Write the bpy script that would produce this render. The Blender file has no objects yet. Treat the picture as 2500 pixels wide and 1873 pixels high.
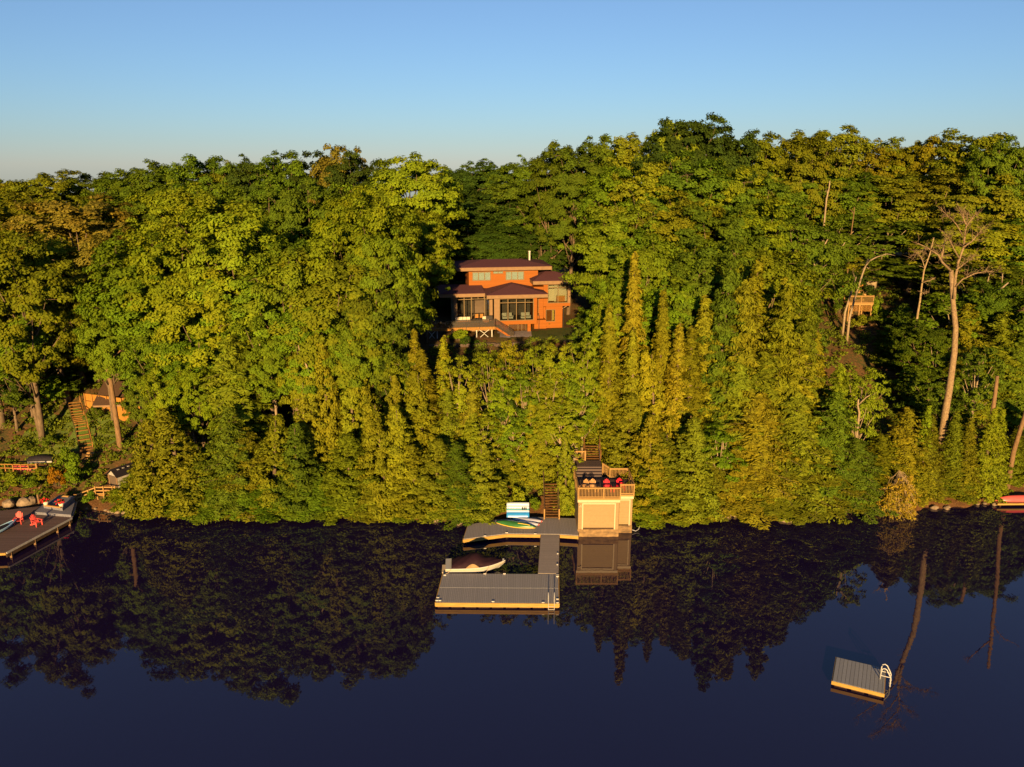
import bpy, math, random
import numpy as np
from mathutils import Vector, Matrix

random.seed(7)
SC = bpy.context.scene
COL = SC.collection
R_ = math.radians
UP = Vector((0, 0, 1))

# ------------------------------------------------------------------ camera model
F, CX, CY, TH, HC = 2000.0, 1250.0, 936.5, R_(15.0), 35.0
ST, CT = math.sin(TH), math.cos(TH)

def ray(px, py):
    r, d = (px - CX) / F, (py - CY) / F
    return Vector((r, CT - d * ST, -ST - d * CT))

def at(px, py, D):
    d = ray(px, py); t = D / d.y
    return Vector((d.x * t, D, HC + d.z * t))

def onz(px, py, z=0.0):
    d = ray(px, py); t = (z - HC) / d.z
    return Vector((d.x * t, d.y * t, z))

def pscale(p):
    return F / (p[1] * CT + (HC - p[2]) * ST)

# ------------------------------------------------------------------ terrain
_sh = [onz(*p) for p in [(-500, 1235), (-100, 1243), (60, 1240), (190, 1240), (330, 1252), (410, 1256), (600, 1258), (760, 1256), (900, 1258),
       (1020, 1266), (1130, 1276), (1230, 1266), (1420, 1268), (1600, 1268), (1740, 1262), (1860, 1254), (2000, 1248),
       (2180, 1250), (2300, 1238), (2420, 1230), (2520, 1216), (2900, 1200)]]
_shx = np.array([p.x for p in _sh]); _shy = np.array([p.y for p in _sh])

def shore(x):
    return float(np.interp(x, _shx, _shy)) + 0.5 * math.sin(x * 0.9) * 0.5 + 0.3 * math.sin(x * 2.3 + 1)

_pd = np.array([-60, -6, 0, 1, 8, 17, 30, 45, 60, 80, 110, 160, 260, 600])
_pl = np.array([-6, -2.2, -0.05, 0.55, 3.5, 7.0, 9.2, 10.6, 11.8, 13.6, 16, 16, 8, 0.])
_pm = np.array([-6, -2.2, -0.05, 0.5, 3.0, 5.2, 7.8, 10.0, 11.0, 13.5, 16.5, 17, 8, 0.])
_pr = np.array([-6, -2.2, -0.05, 0.45, 2.6, 5.3, 10.3, 15.2, 17.8, 20.0, 21.5, 19, 8, 0.])

HO = at(1240, 812.8, 123)           # origin of the house frame
HYAW = R_(8.5)

def sstep(a, b, x):
    t = min(1, max(0, (x - a) / (b - a))); return t * t * (3 - 2 * t)

def ground(x, y):
    d = y - shore(x)
    l, m, r = np.interp(d, _pd, _pl), np.interp(d, _pd, _pm), np.interp(d, _pd, _pr)
    wl = 1 - sstep(-38, -22, x); wr = sstep(14, 40, x)
    z = l * wl + r * wr + m * (1 - wl - wr)
    if d > 1:
        z += (0.25 * math.sin(x * 0.37 + y * 0.21) + 0.2 * math.sin(x * 0.8 - y * 0.5) + 0.1 * math.sin(x * 1.7 + y * 1.3)) * min(1, d / 8)
    # terrace of the house
    c, s = math.cos(HYAW), math.sin(HYAW)
    dx, dy = x - HO.x, y - HO.y
    u, v = dx * c + dy * s, -dx * s + dy * c
    k = sstep(-18, -13, u) * (1 - sstep(11, 17, u)) * sstep(-7, -1.5, v) * (1 - sstep(14, 24, v))
    return float(z * (1 - k) + (HO.z - 0.02) * k)

def ong(px, py, lo=60):
    d = ray(px, py); t = lo / d.y
    for _ in range(900):
        p = Vector((d.x * t, d.y * t, HC + d.z * t))
        if p.z < ground(p.x, p.y): return p
        t += 0.2 / d.y
    return p

# ------------------------------------------------------------------ mesh builder
class MB:
    def __init__(s): s.v, s.f = [], []
    def add(s, vs, fs):
        o = len(s.v); s.v += [tuple(p) for p in vs]; s.f += [tuple(i + o for i in f) for f in fs]; return s
    def obox(s, c, a, b, d):
        c, a, b, d = map(Vector, (c, a, b, d))
        vs = [c + a * i + b * j + d * k for k in (-1, 1) for j in (-1, 1) for i in (-1, 1)]
        return s.add(vs, [(0, 2, 3, 1), (4, 5, 7, 6), (0, 1, 5, 4), (2, 6, 7, 3), (0, 4, 6, 2), (1, 3, 7, 5)])
    def box(s, x0, x1, y0, y1, z0, z1):
        return s.obox(((x0 + x1) / 2, (y0 + y1) / 2, (z0 + z1) / 2), ((x1 - x0) / 2, 0, 0), (0, (y1 - y0) / 2, 0), (0, 0, (z1 - z0) / 2))
    def beam(s, p0, p1, w, h, up=UP):
        p0, p1 = Vector(p0), Vector(p1); d = p1 - p0
        if d.length < 1e-6: return s
        x = d.cross(up)
        if x.length < 1e-5: x = Vector((1, 0, 0))
        x.normalize(); z = x.cross(d).normalized()
        return s.obox((p0 + p1) / 2, d / 2, x * w / 2, z * h / 2)
    def tube(s, pts, rad, n=6):
        pts = [Vector(p) for p in pts]
        if not hasattr(rad, '__len__'): rad = [rad] * len(pts)
        o = len(s.v); ref = None
        for i, p in enumerate(pts):
            d = (pts[min(i + 1, len(pts) - 1)] - pts[max(i - 1, 0)]).normalized()
            if ref is None:
                ref = d.cross(UP) if abs(d.z) < 0.95 else d.cross(Vector((0, 1, 0)))
            x = (ref - d * ref.dot(d)).normalized(); y = d.cross(x); ref = x
            for k in range(n):
                a = 2 * math.pi * k / n
                s.v.append(tuple(p + (x * math.cos(a) + y * math.sin(a)) * rad[i]))
        for i in range(len(pts) - 1):
            for k in range(n):
                a, b = o + i * n + k, o + i * n + (k + 1) % n
                s.f.append((a, b, b + n, a + n))
        s.f.append(tuple(o + k for k in reversed(range(n))))
        s.f.append(tuple(o + (len(pts) - 1) * n + k for k in range(n)))
        return s
    def prism(s, poly, ext):
        """poly: 3-D polygon, ext: extrusion vector"""
        ext = Vector(ext); n = len(poly); b = [Vector(p) for p in poly]
        vs = b + [p + ext for p in b]
        return s.add(vs, [tuple(reversed(range(n))), tuple(range(n, 2 * n))] + [(i, (i + 1) % n, n + (i + 1) % n, n + i) for i in range(n)])
    def loft(s, rings, closed=True, caps=True):
        n = len(rings[0]); o = len(s.v)
        for r in rings: s.v += [tuple(p) for p in r]
        m = n if closed else n - 1
        for i in range(len(rings) - 1):
            for k in range(m):
                a, b = o + i * n + k, o + i * n + (k + 1) % n
                s.f.append((a, b, b + n, a + n))
        if caps:
            s.f.append(tuple(o + k for k in reversed(range(n))))
            s.f.append(tuple(o + (len(rings) - 1) * n + k for k in range(n)))
        return s
    def build(s, name, mat, parent=None, smooth=False, bevel=0):
        me = bpy.data.meshes.new(name); me.from_pydata(s.v, [], s.f)
        me.materials.append(mat); me.update()
        import bmesh
        bm = bmesh.new(); bm.from_mesh(me); bmesh.ops.recalc_face_normals(bm, faces=bm.faces); bm.to_mesh(me); bm.free()
        if smooth: me.polygons.foreach_set('use_smooth', [True] * len(me.polygons))
        ob = bpy.data.objects.new(name, me); COL.objects.link(ob)
        if parent: ob.parent = parent
        if bevel:
            m = ob.modifiers.new('bevel', 'BEVEL'); m.width = bevel; m.segments = 2; m.limit_method = 'ANGLE'
        return ob

def tag(o, label=None, cat=None, group=None, kind=None):
    if label: o['label'] = label
    if cat: o['category'] = cat
    if group: o['group'] = group
    if kind: o['kind'] = kind
    return o

def empty(name, loc, label, cat, rz=0, group=None):
    o = bpy.data.objects.new(name, None); COL.objects.link(o)
    o.location = loc; o.rotation_euler = (0, 0, rz); o.empty_display_size = 0.2
    return tag(o, label, cat, group)

def copy_tree(o, parent=None):
    c = o.copy(); COL.objects.link(c); c.parent = parent
    for ch in list(o.children): copy_tree(ch, c)
    return c

# ------------------------------------------------------------------ materials
def nodes(name):
    m = bpy.data.materials.new(name); m.use_nodes = True
    nt = m.node_tree; b = nt.nodes['Principled BSDF']
    return m, nt, b

def mix(nt, fac, a, b, mode='MIX'):
    n = nt.nodes.new('ShaderNodeMix'); n.data_type = 'RGBA'; n.blend_type = mode
    for sock, val in ((n.inputs[0], fac), (n.inputs[6], a), (n.inputs[7], b)):
        if hasattr(val, 'is_output'): nt.links.new(val, sock)
        elif hasattr(val, '__len__'): sock.default_value = (*val[:3], 1)
        else: sock.default_value = val
    return n.outputs[2]

def ramp(nt, src, lo, hi):
    n = nt.nodes.new('ShaderNodeMapRange'); n.inputs[1].default_value = lo; n.inputs[2].default_value = hi
    nt.links.new(src, n.inputs[0]); return n.outputs[0]

def noise(nt, scale, detail=4, coord='Object', stretch=None, rough=0.6):
    tc = nt.nodes.new('ShaderNodeTexCoord'); n = nt.nodes.new('ShaderNodeTexNoise')
    n.inputs['Scale'].default_value = scale; n.inputs['Detail'].default_value = detail; n.inputs['Roughness'].default_value = rough
    src = tc.outputs[coord]
    if stretch:
        mp = nt.nodes.new('ShaderNodeMapping'); mp.inputs['Scale'].default_value = stretch
        nt.links.new(src, mp.inputs[0]); src = mp.outputs[0]
    nt.links.new(src, n.inputs['Vector']); return n.outputs['Fac']

def bump(nt, b, h, strength=0.3, dist=0.02):
    n = nt.nodes.new('ShaderNodeBump'); n.inputs['Strength'].default_value = strength; n.inputs['Distance'].default_value = dist
    nt.links.new(h, n.inputs['Height']); nt.links.new(n.outputs[0], b.inputs['Normal'])

def plain(name, c, rough=0.7, var=0.25, scale=3.0, metal=0.0, stretch=None, c2=None):
    m, nt, b = nodes(name)
    f = ramp(nt, noise(nt, scale, 5, stretch=stretch), 0.3, 0.7)
    lo = c2 or tuple(x * (1 - var) for x in c); hi = tuple(min(1, x * (1 + var)) for x in c)
    nt.links.new(mix(nt, f, lo, hi), b.inputs['Base Color'])
    b.inputs['Roughness'].default_value = rough; b.inputs['Metallic'].default_value = metal
    b.inputs['Specular IOR Level'].default_value = 0.5 if rough < .5 else 0.15
    return m

def planks(name, c, axis='X', pitch=0.14, rough=0.75, var=0.25, gap=0.12, gapc=0.25):
    """boards laid side by side along one object axis, with dark joints and a grain"""
    m, nt, b = nodes(name)
    tc = nt.nodes.new('ShaderNodeTexCoord'); sp = nt.nodes.new('ShaderNodeSeparateXYZ'); nt.links.new(tc.outputs['Object'], sp.inputs[0])
    def math_(op, a, v=None):
        n = nt.nodes.new('ShaderNodeMath'); n.operation = op; nt.links.new(a, n.inputs[0])
        if v is not None:
            if hasattr(v, 'is_output'): nt.links.new(v, n.inputs[1])
            else: n.inputs[1].default_value = v
        return n.outputs[0]
    q = math_('DIVIDE', sp.outputs[axis], pitch); fr = math_('FRACT', q); fl = math_('FLOOR', q)
    wn = nt.nodes.new('ShaderNodeTexWhiteNoise'); wn.noise_dimensions = '1D'; nt.links.new(fl, wn.inputs['W'])
    g = ramp(nt, noise(nt, 6, 6, stretch=(1, 1, 1)), 0.3, 0.7)
    base = mix(nt, wn.outputs['Value'], tuple(x * (1 - var) for x in c), tuple(min(1, x * (1 + var)) for x in c))
    base = mix(nt, g, base, tuple(x * 0.88 for x in c))
    isgap = math_('LESS_THAN', fr, gap)
    base = mix(nt, isgap, base, tuple(x * gapc for x in c))
    nt.links.new(base, b.inputs['Base Color']); b.inputs['Roughness'].default_value = rough
    b.inputs['Specular IOR Level'].default_value = 0.2
    bump(nt, b, math_('SUBTRACT', math_('MULTIPLY', isgap, -1.0), 0), 0.4, 0.01)
    return m

def glassmat(name, tint=(0.8, 0.85, 0.85), refl=0.12, trans=0.9, rough=0.02):
    m = bpy.data.materials.new(name); m.use_nodes = True; nt = m.node_tree; nt.nodes.clear()
    out = nt.nodes.new('ShaderNodeOutputMaterial'); mx = nt.nodes.new('ShaderNodeMixShader')
    tr = nt.nodes.new('ShaderNodeBsdfTransparent'); tr.inputs[0].default_value = (*[t * trans for t in tint], 1)
    gl = nt.nodes.new('ShaderNodeBsdfGlossy'); gl.inputs['Roughness'].default_value = rough; gl.inputs[0].default_value = (1, 1, 1, 1)
    fr = nt.nodes.new('ShaderNodeFresnel'); fr.inputs[0].default_value = 1.5
    ad = nt.nodes.new('ShaderNodeMath'); ad.operation = 'ADD'; ad.inputs[1].default_value = refl; ad.use_clamp = True
    nt.links.new(fr.outputs[0], ad.inputs[0]); nt.links.new(ad.outputs[0], mx.inputs[0])
    nt.links.new(tr.outputs[0], mx.inputs[1]); nt.links.new(gl.outputs[0], mx.inputs[2]); nt.links.new(mx.outputs[0], out.inputs[0])
    return m

def leafmat(name, transl=0.25, lo=0.72, hi=1.3, warm=(1.15, 0.97, 0.75)):
    """foliage: the object colour of each crown, varied leaf by leaf and spray by spray"""
    m = bpy.data.materials.new(name); m.use_nodes = True; nt = m.node_tree; nt.nodes.clear()
    out = nt.nodes.new('ShaderNodeOutputMaterial')
    oi = nt.nodes.new('ShaderNodeObjectInfo'); a = nt.nodes.new('ShaderNodeAttribute'); a.attribute_name = 'v'
    c1 = mix(nt, 1.0, oi.outputs['Color'], (lo, lo, lo), 'MULTIPLY'); c2 = mix(nt, 1.0, oi.outputs['Color'], (hi * 0.97, hi, hi * 0.8), 'MULTIPLY')
    c = mix(nt, a.outputs['Fac'], c1, c2)
    cw = mix(nt, 1.0, c, warm, 'MULTIPLY')
    c = mix(nt, ramp(nt, noise(nt, 0.55, 3), 0.42, 0.72), c, cw)
    d = nt.nodes.new('ShaderNodeBsdfDiffuse'); t = nt.nodes.new('ShaderNodeBsdfTranslucent'); mx = nt.nodes.new('ShaderNodeMixShader')
    nt.links.new(c, d.inputs[0]); nt.links.new(mix(nt, 1.0, c, (1.1, 1.25, 0.5), 'MULTIPLY'), t.inputs[0])
    mx.inputs[0].default_value = transl
    nt.links.new(d.outputs[0], mx.inputs[1]); nt.links.new(t.outputs[0], mx.inputs[2]); nt.links.new(mx.outputs[0], out.inputs[0])
    return m

M = {}
M['siding'] = planks('cedar_siding', (0.265, 0.076, 0.004), 'Z', 0.16, 0.6, 0.14, 0.10, 0.55)
M['trim'] = plain('tan_trim', (0.2, 0.12, 0.065), 0.6, 0.12, 2)
M['frame'] = plain('brown_window_frame', (0.16, 0.105, 0.05), 0.5, 0.15, 4)
M['shingle'] = plain('purple_brown_shingles', (0.085, 0.032, 0.04), 0.9, 0.35, 14)
M['glass'] = glassmat('window_glass', refl=0.06, trans=0.95)
M['blind'] = plain('pale_blinds', (0.7, 0.7, 0.62), 0.8, 0.05, 2)
M['cream'] = plain('cream_interior', (0.78, 0.6, 0.36), 0.8, 0.06, 1)
M['darkint'] = plain('dark_interior', (0.10, 0.07, 0.05), 0.8, 0.2, 1)
M['concrete'] = plain('stained_concrete', (0.24, 0.145, 0.065), 0.9, 0.3, 1.6, stretch=(1, 1, 2.2), c2=(0.09, 0.06, 0.035))
M['beige'] = planks('beige_siding', (0.27, 0.178, 0.09), 'Z', 0.18, 0.6, 0.03, 0.06, 0.8)
M['door'] = planks('garage_door_panel', (0.285, 0.19, 0.092), 'Z', 0.53, 0.55, 0.02, 0.03, 0.72)
M['paletrim'] = plain('cream_trim', (0.47, 0.36, 0.23), 0.55, 0.05, 3)
M['railwood'] = plain('tan_rail_wood', (0.29, 0.165, 0.055), 0.65, 0.15, 6, stretch=(1, 1, 4))
M['darkdeck'] = planks('dark_deck_boards', (0.10, 0.07, 0.065), 'Y', 0.14, 0.7, 0.25)
M['greydeck'] = planks('grey_composite_boards', (0.255, 0.225, 0.215), 'X', 0.15, 0.6, 0.12, 0.1, 0.45)
M['greydeck2'] = planks('grey_dock_boards', (0.265, 0.245, 0.24), 'X', 0.15, 0.45, 0.10, 0.12, 0.4)
M['walkdeck'] = planks('grey_walkway_boards', (0.27, 0.225, 0.20), 'Y', 0.15, 0.55, 0.12, 0.1, 0.5)
M['dockwood'] = plain('golden_dock_timber', (0.34, 0.2, 0.05), 0.6, 0.2, 3, stretch=(0.4, 1, 3))
M['darkwood'] = plain('dark_wet_timber', (0.06, 0.035, 0.02), 0.8, 0.3, 4)
M['steel'] = plain('galvanised_steel', (0.72, 0.68, 0.62), 0.3, 0.1, 5, 0.6)
M['white'] = plain('white_gelcoat', (0.42, 0.4, 0.37), 0.25, 0.04, 2)
M['cover'] = plain('maroon_boat_cover', (0.018, 0.006, 0.01), 0.75, 0.3, 3)
M['khaki'] = plain('khaki_canvas_panel', (0.26, 0.17, 0.08), 0.8, 0.2, 3)
M['kgreen'] = plain('green_hull', (0.025, 0.105, 0.022), 0.35, 0.2, 2)
M['kyellow'] = plain('yellow_gunwale', (0.72, 0.45, 0.06), 0.4, 0.1, 3)
M['kwhite'] = plain('pale_lilac_board', (0.42, 0.41, 0.48), 0.4, 0.05, 2)
M['kblue'] = plain('pale_blue_hull', (0.30, 0.47, 0.60), 0.4, 0.06, 2)
M['blue'] = plain('bright_blue_vinyl', (0.02, 0.19, 0.50), 0.35, 0.1, 2)
M['teal'] = plain('teal_vinyl', (0.03, 0.22, 0.30), 0.35, 0.1, 2)
M['vinyl'] = plain('white_vinyl', (0.4, 0.45, 0.55), 0.35, 0.05, 2)
M['red'] = plain('red_chair_paint', (0.50, 0.010, 0.025), 0.5, 0.1, 3)
M['pink'] = plain('coral_chair_paint', (0.66, 0.085, 0.07), 0.5, 0.1, 3)
M['chairwood'] = plain('weathered_chair_wood', (0.42, 0.22, 0.09), 0.7, 0.25, 6)
M['canoe'] = plain('red_canoe_hull', (0.60, 0.085, 0.075), 0.3, 0.15, 1.5)
M['bark'] = plain('brown_bark', (0.13, 0.09, 0.055), 0.95, 0.45, 3, stretch=(3, 3, 0.7))
M['palebark'] = plain('pale_orange_bark', (0.17, 0.1, 0.05), 0.9, 0.35, 2.5, stretch=(3, 3, 0.8))
M['birchbark'] = plain('white_birch_bark', (0.25, 0.185, 0.115), 0.8, 0.25, 3, stretch=(1, 1, 4))
M['deadwood'] = plain('dead_grey_wood', (0.26, 0.18, 0.095), 0.9, 0.3, 4)
M['browndeck'] = planks('old_brown_deck_boards', (0.125, 0.08, 0.07), 'Y', 0.14, 0.75, 0.3, 0.1, 0.4)
M['carpet'] = plain('grey_blue_carpet', (0.145, 0.14, 0.165), 0.95, 0.25, 9)
M['oldwood'] = plain('orange_old_wood', (0.26, 0.125, 0.03), 0.75, 0.25, 5)
M['greywall'] = plain('grey_shed_wall', (0.30, 0.27, 0.24), 0.8, 0.2, 3)
M['darkroof'] = plain('black_shed_roof', (0.015, 0.012, 0.016), 0.7, 0.3, 4)
M['brownroof'] = plain('brown_cottage_roof', (0.085, 0.048, 0.03), 0.9, 0.25, 6)
M['fence'] = planks('orange_fence_boards', (0.34, 0.15, 0.025), 'X', 0.12, 0.7, 0.12, 0.1, 0.6)
M['rock'] = plain('shore_granite', (0.20, 0.145, 0.095), 0.9, 0.4, 2.5)
M['stone'] = plain('grey_paving_stone', (0.24, 0.20, 0.20), 0.9, 0.3, 3)
M['stonedark'] = plain('dark_wall_stone', (0.085, 0.06, 0.05), 0.95, 0.5, 2.5)
M['flower'] = plain('red_petals', (0.62, 0.02, 0.03), 0.6, 0.2, 9)
M['pot'] = plain('white_pot', (0.66, 0.56, 0.45), 0.5, 0.1, 3)
M['cushion'] = plain('cream_cushion', (0.5, 0.42, 0.32), 0.9, 0.1, 3)
M['blackmetal'] = plain('black_metal', (0.03, 0.025, 0.025), 0.5, 0.2, 3)
M['mesh'] = glassmat('smoked_railing_panel', (0.72, 0.56, 0.36), 0.08, 0.95, 0.25)
M['orange'] = plain('orange_upholstery', (0.62, 0.22, 0.05), 0.8, 0.1, 3)
M['leaf'] = leafmat('broad_leaves', 0.27)
M['needle'] = leafmat('needles', 0.18, 0.7, 1.25, (1.12, 0.97, 0.8))

def waterm():
    m, nt, b = nodes('dark_lake_water')
    b.inputs['Base Color'].default_value = (0.009, 0.005, 0.026, 1); b.inputs['Roughness'].default_value = 0.015
    b.inputs['IOR'].default_value = 1.68
    tc = nt.nodes.new('ShaderNodeTexCoord'); mp = nt.nodes.new('ShaderNodeMapping'); mp.inputs['Scale'].default_value = (1, 0.35, 1)
    nt.links.new(tc.outputs['Object'], mp.inputs[0])
    n = nt.nodes.new('ShaderNodeTexNoise'); n.inputs['Scale'].default_value = 0.9; n.inputs['Detail'].default_value = 3
    nt.links.new(mp.outputs[0], n.inputs['Vector']); bump(nt, b, n.outputs['Fac'], 0.13, 0.04)
    return m
M['water'] = waterm()

def groundm(name, cols, sc=0.35):
    m, nt, b = nodes(name)
    c = mix(nt, ramp(nt, noise(nt, sc, 6), 0.38, 0.62), cols[0], cols[1])
    c = mix(nt, ramp(nt, noise(nt, sc * 9, 6), 0.45, 0.7), c, cols[2])
    nt.links.new(c, b.inputs['Base Color']); b.inputs['Roughness'].default_value = 1.0
    b.inputs['Specular IOR Level'].default_value = 0.1
    bump(nt, b, noise(nt, sc * 14, 6), 0.8, 0.12)
    return m
M['ground'] = groundm('leaf_litter_soil', [(0.10, 0.05, 0.022), (0.055, 0.055, 0.016), (0.16, 0.075, 0.03)])
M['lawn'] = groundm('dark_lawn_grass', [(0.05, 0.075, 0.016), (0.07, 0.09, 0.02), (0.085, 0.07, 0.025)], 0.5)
M['grass'] = groundm('bright_green_grass', [(0.075, 0.125, 0.018), (0.11, 0.14, 0.022), (0.12, 0.10, 0.03)], 0.5)  # brighter green than the lawn by the house
M['bank'] = groundm('reddish_bank_soil', [(0.12, 0.055, 0.02), (0.08, 0.04, 0.016), (0.17, 0.085, 0.035)], 0.8)
M['stairdark'] = plain('old_stair_timber', (0.13, 0.06, 0.018), 0.8, 0.3, 5)
# ------------------------------------------------------------------ setting
def grid(name, xs, ys, zf, mat, kind='structure'):
    nx, ny = len(xs), len(ys)
    v = [(x, y, zf(x, y)) for y in ys for x in xs]
    f = [(j * nx + i, j * nx + i + 1, (j + 1) * nx + i + 1, (j + 1) * nx + i) for j in range(ny - 1) for i in range(nx - 1)]
    me = bpy.data.meshes.new(name); me.from_pydata(v, [], f); me.materials.append(mat); me.update()
    me.polygons.foreach_set('use_smooth', [True] * len(f))
    o = bpy.data.objects.new(name, me); COL.objects.link(o); o['kind'] = kind
    return o

xs = list(np.concatenate([np.arange(-420, -80, 20), np.arange(-80, 80.1, 1.0), np.arange(100, 421, 20)]))
ys = list(np.concatenate([np.arange(58, 150, 1.0), np.arange(150, 260, 5), np.arange(260, 900, 40)]))
tag(grid('ground', xs, ys, ground, M['ground']), 'brown leaf litter slope of the wooded hillside')
tag(grid('lake_water', [-900, -300, 0, 300, 900], [-600, -100, 0, 60, 130], lambda x, y: 0.0, M['water']), 'dark still lake water mirroring the wooded shore')

c_, s_ = math.cos(HYAW), math.sin(HYAW)
def HL(u, v, w=0.0):
    return Vector((HO.x + u * c_ - v * s_, HO.y + u * s_ + v * c_, HO.z + w))

def patch(name, poly, mat, dz=0.04, label=None, step=0.7):
    """a sheet draped on the ground inside a plan polygon"""
    P = [(p[0], p[1]) for p in poly]
    def inside(x, y):
        r = False; j = len(P) - 1
        for i in range(len(P)):
            (xi, yi), (xj, yj) = P[i], P[j]
            if (yi > y) != (yj > y) and x < (xj - xi) * (y - yi) / (yj - yi) + xi: r = not r
            j = i
        return r
    x0, x1 = min(p[0] for p in P), max(p[0] for p in P); y0, y1 = min(p[1] for p in P), max(p[1] for p in P)
    nx, ny = int((x1 - x0) / step) + 2, int((y1 - y0) / step) + 2
    v, f, ix = [], [], {}
    def vid(i, j):
        if (i, j) not in ix:
            x, y = x0 + i * step, y0 + j * step; ix[i, j] = len(v); v.append((x, y, ground(x, y) + dz))
        return ix[i, j]
    for j in range(ny):
        for i in range(nx):
            if inside(x0 + (i + .5) * step, y0 + (j + .5) * step):
                f.append((vid(i, j), vid(i + 1, j), vid(i + 1, j + 1), vid(i, j + 1)))
    me = bpy.data.meshes.new(name); me.from_pydata(v, [], f); me.materials.append(mat)
    me.polygons.foreach_set('use_smooth', [True] * len(f))
    o = bpy.data.objects.new(name, me); COL.objects.link(o); tag(o, label, kind='structure'); return o

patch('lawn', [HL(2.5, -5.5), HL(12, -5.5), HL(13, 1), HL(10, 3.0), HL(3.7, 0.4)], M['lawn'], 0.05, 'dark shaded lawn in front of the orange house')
patch('terrace', [HL(-1.5, -3.2), HL(3.3, -3.2), HL(3.6, 0.9), HL(-1.5, 0.9)], M['stone'], 0.09, 'grey paved terrace under the living room bay', 0.4)
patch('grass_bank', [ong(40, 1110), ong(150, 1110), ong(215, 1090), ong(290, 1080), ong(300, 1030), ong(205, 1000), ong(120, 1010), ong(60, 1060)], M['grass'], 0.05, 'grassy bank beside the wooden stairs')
for a, b in ((-480, -100), ):
    pass
bk = MB()
xsb = np.arange(-70, 75, 0.8); prof = ((-0.4, -0.3), (0.1, 0.12), (0.7, 0.42), (1.7, 0.85), (2.6, 1.2))
rings = []
for x in xsb:
    y = shore(x); rings.append([(x, y + a, b + 0.06 + 0.12 * math.sin(x * 3.1 + a * 4)) for a, b in prof])
bk.loft(rings, closed=False, caps=False)
tag(bk.build('shore_bank', M['bank'], smooth=True), 'bare reddish soil bank along the waterline', kind='structure')

# ------------------------------------------------------------------ orange house
house = empty('modern_house', HO, 'orange cedar modern house with purple hip roofs above the lake', 'house', HYAW)

def hip(name, u0, u1, v0, v1, w, ra, rb, wr, parent, fasc=0.52):
    f = MB().box(u0, u1, v0, v1, w - fasc, w - 0.01)
    r = MB(); o = 0.06
    q = [Vector((u0 - o, v0 - o, w)), Vector((u1 + o, v0 - o, w)), Vector((u1 + o, v1 + o, w)), Vector((u0 - o, v1 + o, w))]
    A, B = Vector((*ra, wr)), Vector((*rb, wr))
    qq = [p + Vector((0, 0, 0.05)) for p in q]
    if abs(ra[1] - rb[1]) <= abs(ra[0] - rb[0]):   # ridge along u
        r.add(q + qq + [A, B], [(3, 2, 1, 0), (0, 1, 5, 4), (1, 2, 6, 5), (2, 3, 7, 6), (3, 0, 4, 7), (4, 5, 9, 8), (6, 7, 8, 9), (7, 4, 8), (5, 6, 9)])
    else:                                          # ridge along v (A in front)
        r.add(q + qq + [A, B], [(3, 2, 1, 0), (0, 1, 5, 4), (1, 2, 6, 5), (2, 3, 7, 6), (3, 0, 4, 7), (4, 5, 8), (5, 6, 9, 8), (6, 7, 9), (7, 4, 8, 9)])
    ro = r.build(name, M['shingle'], parent); f.build('fascia', M['trim'], ro); return ro

def window(u0, u1, w0, w1, v, cols, rows=(), parent=None, t=0.09, blind=None, name='window', fm=None):
    """frame with mullions facing -v, one pane, optional blind behind"""
    fm = fm or M['frame']
    m = MB()
    m.box(u0, u1, v - 0.05, v + 0.08, w0, w0 + t).box(u0, u1, v - 0.05, v + 0.08, w1 - t, w1)
    m.box(u0, u0 + t, v - 0.047, v + 0.077, w0 + t, w1 - t).box(u1 - t, u1, v - 0.047, v + 0.077, w0 + t, w1 - t)
    for c in cols: m.box(c - t / 2, c + t / 2, v - 0.044, v + 0.074, w0 + t, w1 - t)
    for r in rows: m.box(u0 + t, u1 - t, v - 0.040, v + 0.070, r - t / 2, r + t / 2)
    f = m.build(name, fm, parent)
    MB().box(u0 + t / 2, u1 - t / 2, v + 0.01, v + 0.025, w0 + t / 2, w1 - t / 2).build('pane', M['glass'], f)
    if blind: MB().box(u0 + t, u1 - t, v + 0.055, v + 0.068, w0 + t, w1 - t).build('blind', blind, f)
    return f

sid = M['siding']
wl = MB()
# living room bay
wl.box(-2.1, 4.5, 0, 5, 1.29, 1.85).box(4.0, 4.5, 0, 0.45, 1.85, 5.43).box(4.28, 4.5, 0.45, 3.0, 1.85, 5.43)
# ground floor pier and back wall under the bay
wl.box(3.1, 3.6, 0.35, 0.85, -0.6, 1.29).box(-1.0, 3.1, 1.6, 1.8, -0.6, 1.29)
# upper storey, hollow behind the windows: solid block set behind the window band
wl.box(-5.4, 5.5, 5.3, 11.2, 6.2, 9.05)
wl.box(-5.4, 5.5, 5.0, 5.3, 6.2, 7.35).box(-5.4, -4.86, 5.0, 5.3, 7.35, 9.05).box(-1.96, -1.6, 5.0, 5.3, 7.35, 9.05).box(0.0, 0.36, 5.0, 5.3, 7.35, 9.05)
wl.box(-1.6, 0.0, 5.0, 5.3, 7.35, 8.38).box(3.3, 5.5, 5.0, 5.3, 7.35, 9.05).box(-4.86, -1.96, 5.0, 5.3, 8.75, 9.05).box(0.36, 3.3, 5.0, 5.3, 8.75, 9.05).box(-1.6, 0.0, 5.0, 5.3, 8.82, 9.05)
# lower block behind the bay and the recessed right wall
wl.box(4.5, 6.03, 3.0, 11, 1.5, 6.5).box(4.55, 5.25, 2.6, 11, -0.6, 1.36).box(5.32, 6.45, 2.6, 11, -0.6, 1.36)
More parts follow.
